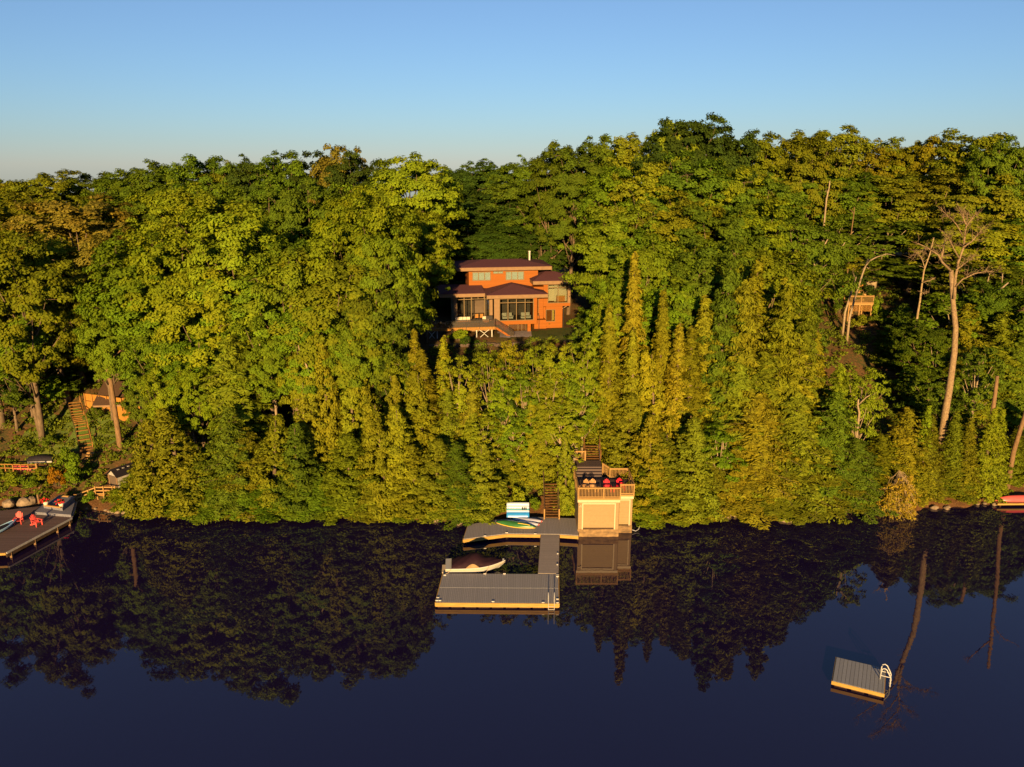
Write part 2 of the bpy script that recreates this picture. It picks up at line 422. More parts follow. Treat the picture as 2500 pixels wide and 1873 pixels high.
# tower: column and cantilevered box
wl.box(7.95, 9.1, 3.0, 8, -0.6, 3.43).box(6.45, 7.95, 3.0, 3.25, -0.6, 1.0).box(6.45, 7.95, 3.0, 3.25, 2.9, 3.43).box(6.45, 7.95, 5.2, 8, -0.6, 3.43)
wl.box(6.03, 10.3, 2.9, 8, 3.43, 3.9).box(6.03, 6.7, 2.9, 3.2, 3.9, 7.05).box(6.03, 6.25, 3.2, 8, 3.9, 7.05).box(10.08, 10.3, 3.35, 8, 3.9, 7.05)
wl.box(6.25, 10.08, 7.8, 8, 3.9, 7.05)
wl.build('wall', sid, house)
tr = MB()
tr.box(-2.1, -1.3, 0, 0.4, 1.85, 5.43).box(-1.3, 4.0, 0.0, 0.14, 5.28, 5.43)
MB().box(6.7, 9.95, 2.9, 3.1, 6.86, 7.05).build('lintel', M['trim'], house)
MB().box(9.95, 10.3, 2.9, 3.35, 3.9, 7.05).build('corner_post', M['trim'], house)
for yy in (4, 7): MB().beam((9.15, yy, 2.75), (10.2, yy, 3.38), 0.14, 0.14).build('brace', M['trim'], house)
tr.build('trim', M['trim'], house)
# dining wing: posts, back wall, floor
dn = MB().box(-8.1, -7.62, 2, 2.3, 1.55, 5.43).box(-8.1, -7.9, 2.3, 7, 1.55, 5.43).box(-2.5, -2.1, 1.9, 2.3, 1.55, 5.43).box(-8.1, -2.1, 6.8, 7, 1.55, 5.43).box(-8.1, -2.1, 2.05, 7, -0.6, 1.5)
dn.build('wing_wall', M['trim'], house)
MB().box(-7.89, -2.11, 6.6, 6.79, 1.56, 5.4).box(-2.09, 4.27, 4.85, 4.98, 1.86, 5.4).build('interior_wall', M['darkint'], house)
MB().box(-8.0, 4.2, 0.5, 6.5, 1.5, 1.53).box(-2.0, 4.2, 0.2, 4.8, 1.853, 1.873).build('floor', M['darkint'], house)
MB().box(6.26, 10.07, 5.2, 5.35, 3.91, 7.0).build('interior_wall', M['cream'], house)
cu = MB()
for i in range(12):
    cu.box(7.95 + i * 0.17, 8.07 + i * 0.17, 3.9 + 0.05 * (i % 2), 3.95 + 0.05 * (i % 2), 4.0, 6.9)
cu.build('curtain', M['cream'], house)
window(-1.3, 4.0, 1.85, 5.28, 0.1, (0.02, 1.33, 2.66), (4.62,), house, 0.1)
window(-7.62, -5.3, 1.55, 5.43, 2.15, (-6.45,), (4.95,), house, 0.1)
window(-3.35, -2.5, 1.55, 5.43, 2.15, (), (4.95,), house, 0.1)
window(-5.3, -3.35, 4.95, 5.43, 2.15, (-4.3,), (), house, 0.08)
window(-4.86, -1.96, 7.35, 8.75, 5.05, (-3.9, -2.92), (), house, 0.12, M['blind'])
window(0.36, 3.3, 7.35, 8.75, 5.05, (1.33, 2.3), (), house, 0.12, M['blind'])
window(-1.6, 0.0, 8.38, 8.82, 5.05, (-0.8,), (), house, 0.1, M['blind'])
window(6.7, 9.95, 3.9, 6.86, 2.97, (8.35,), (6.35,), house, 0.1)
window(6.45, 7.95, 1.0, 2.9, 3.05, (7.45,), (), house, 0.08)
window(4.6, 5.3, 1.95, 5.3, 2.98, (), (4.6,), house, 0.06)
window(0.3, 3.1, -0.1, 1.25, 1.55, (1.8, 2.4), (), house, 0.08)
MB().box(7.5, 7.85, 3.5, 3.55, 1.1, 2.8).build('curtain', M['kyellow'], house)
hip('roof', -7.3, 7.44, 3.7, 12.5, 9.57, (-2.7, 8.1), (2.84, 8.1), 10.35, house)
hip('roof', -3.3, 5.97, -1.0, 6.0, 5.97, (1.25, 3.4), (1.25, 6.0), 7.05, house)
hip('roof', -10.2, -3.36, 1.0, 11.0, 5.99, (-6.6, 5.4), (-3.4, 5.4), 6.75, house)
hip('roof', 4.2, 11.6, 1.9, 9.2, 7.54, (6.7, 5.4), (8.2, 5.4), 8.6, house)
ch = MB().tube([(4.7, 8.3, 9.6), (4.7, 8.3, 11.35)], 0.17, 10).tube([(4.7, 8.3, 11.35), (4.7, 8.3, 11.55)], 0.22, 10).tube([(4.7, 8.3, 9.75), (4.7, 8.3, 9.95)], [0.34, 0.2], 10)
ch.build('chimney_pipe', M['steel'], house)
MB().tube([(5.28, 2.5, -0.5), (5.28, 2.5, 1.9), (5.28, 2.9, 2.4)], 0.05, 6).build('drainpipe', M['blackmetal'], house)
MB().tube([(9.25, 2.95, -0.4), (9.25, 2.95, 3.3)], 0.05, 6).build('drainpipe', M['blackmetal'], house)

# furniture glimpsed through the glass and on the deck
def armchair(name, loc, rz, mat, label, cat='chair', group=None, w=0.75):
    t = empty(name, loc, label, cat, rz, group)
    MB().box(-w / 2, w / 2, -0.35, 0.35, 0.14, 0.44).build('seat', mat, t, bevel=0.04)
    MB().box(-w / 2, w / 2, 0.27, 0.42, 0.30, 0.98).build('backrest', mat, t, bevel=0.04)
    for s in (-1, 1):
        MB().box(s * w / 2 - 0.07 * (s > 0) , s * w / 2 + 0.07 * (s < 0), -0.36, 0.30, 0.44, 0.62).build('armrest', mat, t)
        for y in (-0.3, 0.33): MB().box(s * (w / 2 - 0.05) - 0.03, s * (w / 2 - 0.05) + 0.03, y - 0.03, y + 0.03, 0, 0.14).build('leg', M['blackmetal'], t)
    return t
for i, (u, r, lb) in enumerate(((-0.35, 2.75, 'leftmost cream armchair behind the living room glass'), (0.55, 3.5, 'cream armchair second from the left behind the living room glass'),
                           (2.55, 2.8, 'cream armchair third from the left behind the living room glass'), (3.3, 3.4, 'cream armchair nearest the orange corner post behind the glass'))):
    if i == 0: ac = armchair('armchair', HL(u, 1.1, 1.88), HYAW, M['cushion'], lb, group='armchairs in the living room')
    else:
        c = copy_tree(ac); c.location = HL(u, 1.1 + 0.1 * (i % 2), 1.88); c.rotation_euler.z = HYAW + (r - 3.14) * 0.5; c['label'] = lb
def dining():
    t = empty('dining_table', HL(-4.3, 4.6, 1.54), 'dark dining table inside the open sliding door', 'table', HYAW)
    MB().box(-1.1, 1.1, -0.5, 0.5, 0.70, 0.76).build('table_top', M['darkint'], t)
    for x in (-1, 1):
        for y in (-0.4, 0.4): MB().box(x - 0.04, x + 0.04, y - 0.04, y + 0.04, 0, 0.70).build('leg', M['darkint'], t)
dining()
def dchair(u, lb):
    t = empty('dining_chair', HL(u, 3.2, 1.54), lb, 'chair', HYAW, 'dining chairs inside the door')
    MB().box(-0.26, 0.26, -0.26, 0.26, 0.42, 0.48).build('seat', M['orange'], t)
    MB().box(-0.26, 0.26, -0.30, -0.24, 0.48, 0.98).build('backrest', M['oldwood'], t)
    for x in (-0.22, 0.22):
        for y in (-0.22, 0.22): MB().box(x - 0.02, x + 0.02, y - 0.02, y + 0.02, 0, 0.42).build('leg', M['blackmetal'], t)
dchair(-4.45, 'left dining chair with orange back in the doorway'); dchair(-3.7, 'right dining chair with orange back in the doorway')
t = empty('upper_room_desk', HL(8.9, 3.9, 3.93), 'orange cabinet behind the tower window', 'cabinet', HYAW)
MB().box(-0.6, 0.7, -0.3, 0.3, 0.1, 0.95).build('cabinet_body', M['orange'], t); MB().box(-0.63, 0.73, -0.33, 0.33, 0.95, 1.0).build('cabinet_top', M['kyellow'], t)
for x in (-0.5, 0.6): MB().box(x - 0.04, x + 0.04, -0.25, 0.25, 0, 0.1).build('foot', M['blackmetal'], t)

# ------------------------------------------------------------------ house deck
dk = empty('house_deck', HL(-8, -0.3, 0), 'raised wooden deck with smoked panels left of the house', 'deck', HYAW)
def dl(u, v, w): return (u + 8, v + 0.3, w)
def dbox(m, u0, u1, v0, v1, w0, w1): return m.box(u0 + 8, u1 + 8, v0 + 0.3, v1 + 0.3, w0, w1)
dbox(MB(), -13.6, -2.2, -2.5, 1.98, 1.40, 1.5).build('deck_floor', M['oldwood'], dk)
dbox(dbox(MB(), -13.62, -2.18, -2.54, -2.45, 1.08, 1.46), -13.62, -13.54, -2.4, 1.9, 1.08, 1.46).build('fascia', M['oldwood'], dk)
pu = (-13.55, -11.6, -10.5, -8.6, -6.6, -4.6, -2.3)
for a in pu: dbox(MB(), a - 0.03, a + 0.03, -2.6, -2.54, 1.2, 2.62).build('railing_post', M['blackmetal'], dk)
for a, b in zip(pu, pu[1:]): dbox(MB(), a + 0.035, b - 0.035, -2.58, -2.565, 1.55, 2.55).build('railing_panel', M['mesh'], dk)
dbox(MB(), -13.6, -2.25, -2.6, -2.53, 2.62, 2.68).build('handrail', M['blackmetal'], dk)
for a in (-12.5, -10.9, -8.7, -5.05, -2.75):
    dbox(MB(), a - 0.07, a + 0.07, -2.35, -2.21, -2.6, 1.4).build('support_post', M['white'], dk)
for a, b in ((-12.5, -10.9), (-5.05, -2.75)):
    m = (a + b) / 2
    br = MB().beam(dl(a, -2.28, -0.55), dl(m, -2.28, 0.45), 0.08, 0.08).beam(dl(b, -2.28, -0.55), dl(m, -2.28, 0.45), 0.08, 0.08)
    br.beam(dl(a, -2.2, 1.35), dl(m, -2.2, 0.5), 0.08, 0.08).beam(dl(b, -2.2, 1.35), dl(m, -2.2, 0.5), 0.08, 0.08)
    br.build('brace', M['white'], dk)
st = MB()
for i in range(9):
    u = -2.1 + i * 0.29; w = 1.32 - i * 0.19
    dbox(st, u, u + 0.32, -2.45, -1.25, w - 0.05, w)
st.build('stair_tread', M['oldwood'], dk)
sg = MB()
for v in (-2.5, -1.22): sg.beam(dl(-2.15, v, 1.3), dl(0.55, v, -0.47), 0.06, 0.28)
sg.build('stringer', M['siding'], dk)
for v in (-2.56, -1.2):
    hr = MB()
    hr.beam(dl(-2.15, v, 2.5), dl(0.55, v, 0.7), 0.05, 0.06)
    for k in range(4):
        u = -2.15 + k * 0.9; z = 1.4 - k * 0.6
        hr.beam(dl(u, v, z - 0.2), dl(u, v, z + 1.1), 0.05, 0.05)
    hr.build('stair_handrail', M['blackmetal'], dk)
MB().prism([dl(-2.1, -2.55, 1.45), dl(0.5, -2.55, -0.28), dl(0.5, -2.55, 0.62), dl(-2.1, -2.55, 2.38)], (0, 0.012, 0)).build('stair_panel', M['mesh'], dk)

so = empty('outdoor_sofa', HL(-6.8, 0.9, 1.5), 'outdoor sofa with cream cushions on the deck', 'sofa', HYAW)
MB().box(-1.2, 1.2, -0.4, 0.4, 0.12, 0.30).box(-1.2, 1.2, 0.34, 0.44, 0.3, 0.82).build('frame', M['darkwood'], so)
for i in range(4): MB().box(-1.15 + i * 0.58, -0.60 + i * 0.58, 0.12, 0.33, 0.44, 0.95).build('back_cushion', M['cushion'], so, bevel=0.05)
MB().box(-1.15, 1.15, -0.38, 0.3, 0.30, 0.43).build('seat_cushion', M['cushion'], so, bevel=0.04)
for s in (-1, 1): MB().box(s * 1.2 - 0.06, s * 1.2 + 0.06, -0.4, 0.44, 0.12, 0.62).build('armrest', M['darkwood'], so)
armchair('patio_chair', HL(-3.3, 0.7, 1.5), HYAW + 0.4, M['cushion'], 'cream patio chair on the deck beside the stairs')
bb = empty('barbecue_grill', HL(-2.75, 0.9, 1.5), 'black barbecue grill on the deck by the house wall', 'grill', HYAW)
MB().box(-0.5, 0.5, -0.28, 0.28, 0.62, 0.85).build('firebox', M['blackmetal'], bb)
MB().loft([[(x, 0.28 * math.cos(a), 0.86 + 0.26 * math.sin(a)) for a in [math.pi * k / 6 for k in range(7)]] for x in (-0.5, 0.5)]).build('lid', M['blackmetal'], bb)
for x in (-0.42, 0.42):
    for y in (-0.22, 0.22): MB().box(x - 0.03, x + 0.03, y - 0.03, y + 0.03, 0, 0.62).build('leg', M['blackmetal'], bb)

# stone steps and rail posts right of the lawn, retaining wall
stp = empty('stone_steps', ong(1466, 838), 'grey stone steps climbing to the lawn between orange posts', 'steps')
o = stp.location.copy()
for i in range(8):
    p = ong(1466 - i * 6, 840 - i * 5.5)
    MB().box(p.x - o.x - 0.9, p.x - o.x + 0.9, p.y - o.y - 0.35, p.y - o.y + 0.35, p.z - o.z - 0.2, p.z - o.z + 0.08).build('step', M['stone'], stp)
for i, px in enumerate((1457, 1485)):
    p = at(px, 848, o.y - 1.5)
    q = empty('stair_rail', (p.x, p.y, ground(p.x, p.y)), ('left' if i == 0 else 'right') + ' orange stair rail at the foot of the stone steps', 'railing', group='orange stair rails')
    MB().box(-0.09, 0.09, -0.09, 0.09, -0.4, 1.5).build('post', M['oldwood'], q); MB().beam((0, 0, 1.4), (-0.5, 2.2, 2.1), 0.08, 0.14).build('handrail', M['oldwood'], q)
rw = MB()
random.seed(5)
for k in range(30):
    u = -12 + k * 0.75
    for j in range(3):
        rw.obox(HL(u + random.uniform(-.1, .1), -5.2 + random.uniform(-.15, .1), -1.6 + j * 0.5 + random.uniform(-.05, .05)),
                (random.uniform(.34, .42), 0, 0.02), (0, 0.35, 0), (0, 0, random.uniform(.22, .27)))
tag(rw.build('retaining_wall', M['stonedark'], bevel=0.05), 'dark stone retaining wall below the house deck', 'wall')

# ------------------------------------------------------------------ boathouse
BO = onz(1460.1, 1310.3, 0)
bh = empty('boathouse', BO, 'beige boathouse with railed roof deck standing in the water', 'boathouse')
MB().box(-2.02, 1.98, -0.03, 8.5, -1.6, 0.77).build('foundation', M['concrete'], bh, bevel=0.03)
MB().box(2.06, 3.40, 0.85, 6.5, -1.6, 0.77).build('foundation', M['concrete'], bh, bevel=0.03)
w = MB().box(-1.98, -1.5, 0, 0.3, 0.775, 3.86).box(1.5, 1.94, 0, 0.3, 0.775, 3.86).box(-1.5, 1.5, 0, 0.3, 3.4, 3.86)
w.box(-1.98, -1.78, 0.3, 8.4, 0.775, 3.86).box(1.74, 1.94, 0.3, 8.4, 0.775, 3.86).box(-1.78, 1.74, 8.2, 8.4, 0.775, 3.86)
w.build('wall', M['beige'], bh)
w = MB().box(3.05, 3.36, 0.9, 1.1, 0.775, 3.86).box(2.1, 3.05, 0.9, 1.1, 3.42, 3.86).box(3.16, 3.36, 1.1, 6.4, 0.775, 3.86)
w.build('annex_wall', M['beige'], bh)
MB().box(-1.5, 1.5, 0.10, 0.16, 0.9, 3.4).build('garage_door', M['door'], bh)
MB().box(-1.5, 1.5, 0.06, 0.09, 0.78, 0.9).build('door_sill', M['darkwood'], bh)
MB().box(2.1, 3.05, 0.96, 1.0, 0.86, 3.42).build('side_door', M['door'], bh)
MB().box(-1.62, -1.5, -0.035, 0.02, 0.78, 3.52).box(1.5, 1.62, -0.035, 0.02, 0.78, 3.52).box(-1.5, 1.5, -0.034, 0.02, 3.4, 3.52).build('door_trim', M['paletrim'], bh)
MB().box(3.05, 3.15, 0.865, 0.92, 0.78, 3.52).box(2.1, 3.05, 0.866, 0.92, 3.42, 3.52).build('door_trim', M['paletrim'], bh)
MB().box(-2.06, 2.02, -0.06, -0.003, 3.6, 3.86).box(-2.06, -1.99, 0.0, 5.2, 3.6, 3.86).build('band_trim', M['paletrim'], bh)
MB().box(2.1, 3.44, 0.82, 0.895, 3.6, 3.86).box(3.37, 3.44, 0.9, 5.0, 3.6, 3.86).build('band_trim', M['paletrim'], bh)
MB().box(-2.08, 2.04, -0.10, -0.02, 3.87, 4.05).box(-2.08, -2.0, -0.02, 5.2, 3.87, 4.05).box(2.12, 3.48, 0.78, 0.86, 3.87, 4.05).box(3.40, 3.48, 0.86, 5.1, 3.87, 4.05).build('rim_joist', M['railwood'], bh)
MB().box(-1.99, 3.39, 0.87, 5.4, 3.9, 4.06).box(-1.99, 2.04, -0.01, 0.869, 3.9, 4.06).build('deck_floor', M['darkdeck'], bh)

def railing(p0, p1, parent, h=1.08, mat=None, posts=(0, 1), n=None, base=0.1, name='railing'):
    mat = mat or M['railwood']
    p0, p1 = Vector(p0), Vector(p1); d = p1 - p0; L = d.length; e = d / L
    r = MB().beam(p0 + UP * (h - 0.02), p1 + UP * (h - 0.02), 0.13, 0.045).beam(p0 + UP * (h - 0.10), p1 + UP * (h - 0.10), 0.04, 0.09).beam(p0 + UP * base, p1 + UP * base, 0.05, 0.09)
    n = n or max(2, int(L / 0.135))
    for i in range(1, n):
        q = p0 + d * (i / n); r.beam(q + UP * base, q + UP * (h - 0.1), 0.045, 0.045, up=e)
    ob = r.build(name, mat, parent)
    for t in posts:
        q = p0 + d * t; MB().obox(q + UP * (h / 2 - 0.07), e * 0.055, e.cross(UP) * 0.055, UP * (h / 2 + 0.09)).build('post', mat, parent)
    return ob
railing((-2.03, -0.05, 4.06), (2.0, -0.05, 4.06), bh, posts=(0, .61, 1))
railing((2.14, 0.82, 4.06), (3.44, 0.82, 4.06), bh, posts=(0, 1))
railing((-2.03, 0.05, 4.06), (-2.03, 5.1, 4.06), bh, posts=(.5, 1))
railing((3.44, 0.92, 4.06), (3.44, 5.0, 4.06), bh, posts=(.5,))
railing((1.60, 5.1, 4.06), (3.40, 5.1, 4.06), bh, posts=(0, 1))
railing((0.95, 5.9, 4.3), (1.55, 5.4, 4.06), bh, posts=(0,))
MB().box(-1.9, 0.9, 5.42, 5.85, 3.9, 4.22).box(-1.9, 0.9, 5.86, 6.25, 3.9, 4.40).box(-1.9, 0.9, 6.26, 6.65, 3.9, 4.58).build('deck_step', M['darkdeck'], bh)
MB().box(-2.6, 1.0, 6.66, 8.6, 4.55, 4.7).build('landing', M['darkdeck'], bh)
railing((-2.55, 8.5, 4.7), (-0.62, 8.5, 4.7), bh, posts=(0, 1), mat=M['railwood'])
s2 = MB()
for i in range(6): s2.box(-0.5, 0.85, 8.6 + i * 0.28, 8.92 + i * 0.28, 4.82 + i * 0.18, 4.88 + i * 0.18)
s2.build('stair_tread', M['stairdark'], bh)
s3 = MB()
for x in (-0.58, 0.93): s3.beam((x, 8.5, 4.68), (x, 10.3, 5.84), 0.06, 0.26)
s3.build('stringer', M['darkdeck'], bh)
for x in (-0.66, 1.0):
    s4 = MB()
    s4.beam((x, 8.5, 5.75), (x, 10.3, 6.87), 0.07, 0.14)
    for k in range(2): s4.box(x - 0.06, x + 0.06, 8.45 + k * 1.3, 8.57 + k * 1.3, 4.6 + k * 0.82, 5.85 + k * 0.82)
    s4.build('stair_handrail', M['stairdark'], bh)
fl = MB().box(-1.82, -1.70, -0.05, -0.001, 3.18, 3.30).tube([(-1.80, -0.05, 3.22), (-1.86, -0.16, 3.20)], [0.04, 0.07], 8).tube([(-1.72, -0.05, 3.22), (-1.66, -0.16, 3.12)], [0.04, 0.07], 8)
fl.build('flood_light', M['paletrim'], bh)
MB().tube([(3.45, 1.0, 0.25), (3.8, 1.0, 0.12), (4.1, 1.2, 0.2), (4.35, 1.6, 0.55)], 0.035, 6).build('mooring_arm', M['steel'], bh)

def adirondack(loc, rz, mat, label, group):
    t = empty('adirondack_chair', loc, label, 'chair', rz, group)     # faces -y
    st = MB()
    for i in range(5): st.obox((0, -0.28 + i * 0.12, 0.36 - i * 0.035), (0.27, 0, 0), (0, 0.05, -0.012), (0, 0, 0.012))
    st.build('seat', mat, t)
    bk = MB()
    for i in range(5):
        x = (i - 2) * 0.115; h = 0.86 - 0.07 * abs(i - 2) ** 1.6
        b0 = Vector((x * 0.85, 0.24, 0.22)); b1 = Vector((x * 1.15, 0.24 + 0.30, 0.22 + h)); d = (b1 - b0)
        bk.beam(b0, b0 + d * 0.93, 0.10, 0.022, up=Vector((0, 1, 0))).beam(b0 + d * 0.93, b1, 0.07, 0.0215, up=Vector((0, 1, 0)))
    bk.build('backrest', mat, t)
    for s in (-1, 1):
        MB().box(s * 0.34 - 0.07, s * 0.34 + 0.07, -0.42, 0.36, 0.56, 0.585).build('armrest', mat, t)
        MB().box(s * 0.31 - 0.02, s * 0.31 + 0.02, -0.36, -0.26, 0, 0.56).build('leg', mat, t)
        MB().beam((s * 0.285, -0.36, 0.38), (s * 0.285, 0.62, 0.06), 0.03, 0.10).box(s * 0.33 - 0.02, s * 0.33 + 0.02, 0.22, 0.30, 0.1, 0.56).build('leg', mat, t)
    return t
g = 'chairs on the boathouse deck'
wc = adirondack(BO + Vector((-1.32, 1.75, 4.06)), -0.55, M['chairwood'], 'wooden slatted chair nearest the left rail of the boathouse deck', g)
c = copy_tree(wc); c.location = BO + Vector((-0.5, 1.75, 4.06)); c.rotation_euler.z = -0.15; c['label'] = 'wooden slatted chair beside the red chair on the boathouse deck'
rc = adirondack(BO + Vector((0.95, 1.7, 4.06)), 0.05, M['red'], 'bright red slatted chair in the middle of the boathouse deck', g)
c = copy_tree(rc); c.location = BO + Vector((2.3, 1.95, 4.06)); c.rotation_euler.z = 0.2; c['label'] = 'red slatted chair half hidden behind the right rail of the boathouse deck'
def sidetable(p, mat, lb):
    t = empty('side_table', p, lb, 'table', 0, 'side tables on the boathouse deck')
    MB().tube([(0, 0, 0.42), (0, 0, 0.46)], 0.24, 10).build('table_top', mat, t)
    for k in range(3): MB().beam((0.15 * math.cos(k * 2.1), 0.15 * math.sin(k * 2.1), 0), (0.1 * math.cos(k * 2.1), 0.1 * math.sin(k * 2.1), 0.42), 0.04, 0.04).build('leg', mat, t)
sidetable(BO + Vector((0.1, 1.5, 4.06)), M['chairwood'], 'small round table between the wooden and red chairs')
sidetable(BO + Vector((1.65, 1.5, 4.06)), M['red'], 'small round table between the two red chairs')

# ------------------------------------------------------------------ shore stairs, platform, walkway, dock
sb = onz(1347, 1268, 0.65)
ss = empty('shore_stairs', sb, 'dark wooden stairs rising from the platform beside the boathouse', 'stairs')
a = MB()
for i in range(13): a.box(-0.62, 0.62, i * 0.26, i * 0.26 + 0.3, 0.16 + i * 0.19, 0.21 + i * 0.19)
a.build('stair_tread', M['stairdark'], ss)
a = MB()
for x in (-0.68, 0.68): a.beam((x, 0, 0.08), (x, 3.6, 2.7), 0.06, 0.28)
a.build('stringer', M['darkwood'], ss)
for x in (-0.74, 0.74):
    MB().box(x - 0.06, x + 0.06, -0.02, 0.1, 0.0, 1.1).build('post', M['railwood'], ss)
    MB().beam((x, 0.04, 1.05), (x, 3.6, 3.65), 0.08, 0.12).build('handrail', M['darkwood'], ss)

Z1 = 0.62
pl = [onz(px, py, Z1) for px, py in [(1131.6, 1316), (1237, 1302.5), (1320, 1303.5), (1365.5, 1304), (1412, 1307), (1410.5, 1266), (1300, 1262), (1213, 1269), (1143, 1281)]]
pf = empty('shore_platform', pl[2], 'grey boarded shore platform left of the boathouse', 'platform')
o = pl[2]
MB().prism([p - o - UP * 0.06 for p in pl], (0, 0, 0.06)).build('decking', M['greydeck'], pf)
for a_, b_ in ((0, 1), (1, 2), (3, 4), (8, 0)):
    A, B = pl[a_] - o, pl[b_] - o
    n = (B - A).cross(UP).normalized() * 0.035
    MB().beam(A - UP * 0.22 + n, B - UP * 0.22 + n, 0.06, 0.3).build('fascia', M['dockwood'], pf)
cl = MB()
for px, py in ((1131 + 53, 1309), (1237, 1301), (1307, 1304)):
    p = onz(px, py, Z1) - o; cl.box(p.x - 0.12, p.x + 0.12, p.y - 0.04, p.y + 0.04, 0.0, 0.07)
cl.build('cleat', M['steel'], pf)
po = MB()
for p in (pl[0], pl[1], pl[2], pl[4], pl[8]):
    q = p - o + Vector((0, 0.3, 0)); po.box(q.x - 0.09, q.x + 0.09, q.y, q.y + 0.18, -2.6, -0.07)
po.build('piling', M['darkwood'], pf)

Z2 = 0.5
w0, w1, w2, w3 = onz(1320.5, 1305.5, Z2 + 0.08), onz(1366, 1306, Z2 + 0.08), onz(1363.5, 1400.5, Z2 + 0.02), onz(1313.5, 1399.5, Z2 + 0.02)
wk = empty('dock_walkway', (w0 + w1) / 2, 'narrow grey walkway joining the shore platform to the dock', 'walkway')
o = wk.location.copy()
MB().prism([p - o - UP * 0.05 for p in (w3, w2, w1, w0)], (0, 0, 0.05)).build('decking', M['walkdeck'], wk)
e = MB(); e.beam(w3 - o - UP * 0.16, w0 - o - UP * 0.16, 0.08, 0.2).beam(w2 - o - UP * 0.16, w1 - o - UP * 0.16, 0.08, 0.2); e.build('stringer', M['darkwood'], wk)
fb = MB()
for k in range(3):
    q = (w3 + w2) / 2 * (k / 3 + .15) + (w0 + w1) / 2 * (1 - k / 3 - .15) - o; fb.box(q.x - 0.7, q.x + 0.7, q.y - 0.5, q.y + 0.5, -0.95, -0.3)
fb.build('float', M['darkwood'], wk)
lt = MB()
for t_ in (0.52, 0.8):
    q = w1 * (1 - t_) + w2 * t_ - o; lt.tube([(q.x - 0.12, q.y, -0.02), (q.x - 0.12, q.y, 0.07)], 0.08, 8)
lt.build('deck_light', M['white'], wk)

d0, d1, d2, d3 = onz(1081.6, 1400.5, Z2), onz(1363, 1402, Z2), onz(1363.7, 1473, Z2), onz(1064, 1470.5, Z2)
dc = empty('floating_dock', d0, 'wide grey floating dock with golden edge beam', 'dock')
o = d0
mid0, mid1 = (d0 + d3) / 2, (d1 + d2) / 2
e = (mid0 - d0).normalized() * 0.015
MB().prism([p - o - UP * 0.06 for p in (mid0 - e, mid1 - e, d1, d0)], (0, 0, 0.06)).build('deck_section', M['greydeck2'], dc)
MB().prism([p - o - UP * 0.06 for p in (d3, d2, mid1 + e, mid0 + e)], (0, 0, 0.06)).build('deck_section', M['greydeck2'], dc)
MB().beam(mid0 - o - UP * 0.02, mid1 - o - UP * 0.02, 0.05, 0.05).build('joint_strip', M['steel'], dc)
fr = MB().beam(d3 - o + Vector((-.03, -.05, -.1)), d2 - o + Vector((.03, -.05, -.1)), 0.08, 0.18).beam(d3 - o + Vector((-.03, -.03, -.28)), d2 - o + Vector((.03, -.03, -.28)), 0.10, 0.16)
fr.beam(d0 - o + Vector((-.04, 0, -.19)), d3 - o + Vector((-.04, 0, -.19)), 0.07, 0.34).beam(d1 - o + Vector((.04, 0, -.19)), d2 - o + Vector((.04, 0, -.19)), 0.07, 0.34).beam(d0 - o + Vector((0, .05, -.19)), d1 - o + Vector((0, .05, -.19)), 0.08, 0.34)
fr.build('edge_beam', M['dockwood'], dc)
fb = MB()
for i in range(9):
    for j in range(2):
        q = d3.lerp(d2, (i + .5) / 9).lerp(d0.lerp(d1, (i + .5) / 9), 0.22 + 0.56 * j) - o
        fb.box(q.x - 0.45, q.x + 0.45, q.y - 1.0, q.y + 1.0, -1.0, -0.37)
fb.build('float', M['darkwood'], dc)
cl = MB()
for px, py in ((1066.5, 1467), (1074, 1467), (1203.5, 1469.5), (1326, 1472), (1361, 1472.5), (1069, 1460), (1361, 1463.5), (1184, 1401.8), (1231.5, 1402), (1361, 1405), (1361, 1408.5), (1086, 1405)):
    p = onz(px, py, Z2) - o; cl.box(p.x - 0.11, p.x + 0.11, p.y - 0.04, p.y + 0.04, 0.015, 0.075).box(p.x - 0.04, p.x + 0.04, p.y - 0.03, p.y + 0.03, 0, 0.02)
cl.build('cleat', M['steel'], dc)
lp = onz(1346, 1473, Z2)
ld = empty('swim_ladder', lp, 'slim metal swim ladder on the front edge of the long dock', 'ladder')
for x in (-0.24, 0.24): MB().tube([(x, 0.25, 0.0), (x, 0.22, 0.75), (x, 0.05, 0.92), (x, -0.16, 0.8), (x, -0.18, -1.0)], 0.028, 8).build('rail', M['steel'], ld)
for k in range(4): MB().box(-0.22, 0.22, -0.21, -0.15, -0.2 - k * 0.26, -0.17 - k * 0.26).build('rung', M['steel'], ld)

# ------------------------------------------------------------------ motor boat under its cover
bs, bb_ = onz(1086, 1398, 0.35), onz(1233, 1390, 0.5)
dv = (bb_ - bs); L = dv.length; rz = math.atan2(dv.y, dv.x)
bt = empty('motor_boat', (bs.x, bs.y + 0.9, 0.0), 'white motor boat under a maroon cover moored behind the dock', 'boat', rz)
Wd = 2.2
def hw(t): return Wd / 2 * (0.9 + 0.1 * math.sin(t * 2.2)) * (1 - max(0, (t - 0.42) / 0.58) ** 2.3)
def sheer(t): return 0.72 + 0.22 * t ** 2
N = 22
rg = []
for i in range(N + 1):
    t = i / N; h = max(0.012, hw(t)); z = sheer(t); x = t * L; kx = 0.25 * t ** 3 * 0
    rg.append([(x, -h, z), (x + 0.02, -h * 1.0, z - 0.18), (x - 0.25 * t, -h * 0.86, 0.16 + 0.35 * t ** 3), (x - 0.5 * t, 0, -0.25 + 0.5 * t ** 4), (x - 0.25 * t, h * 0.86, 0.16 + 0.35 * t ** 3), (x + 0.02, h, z - 0.18), (x, h, z)])
MB().loft(rg, closed=True).build('hull', M['white'], bt, smooth=False)
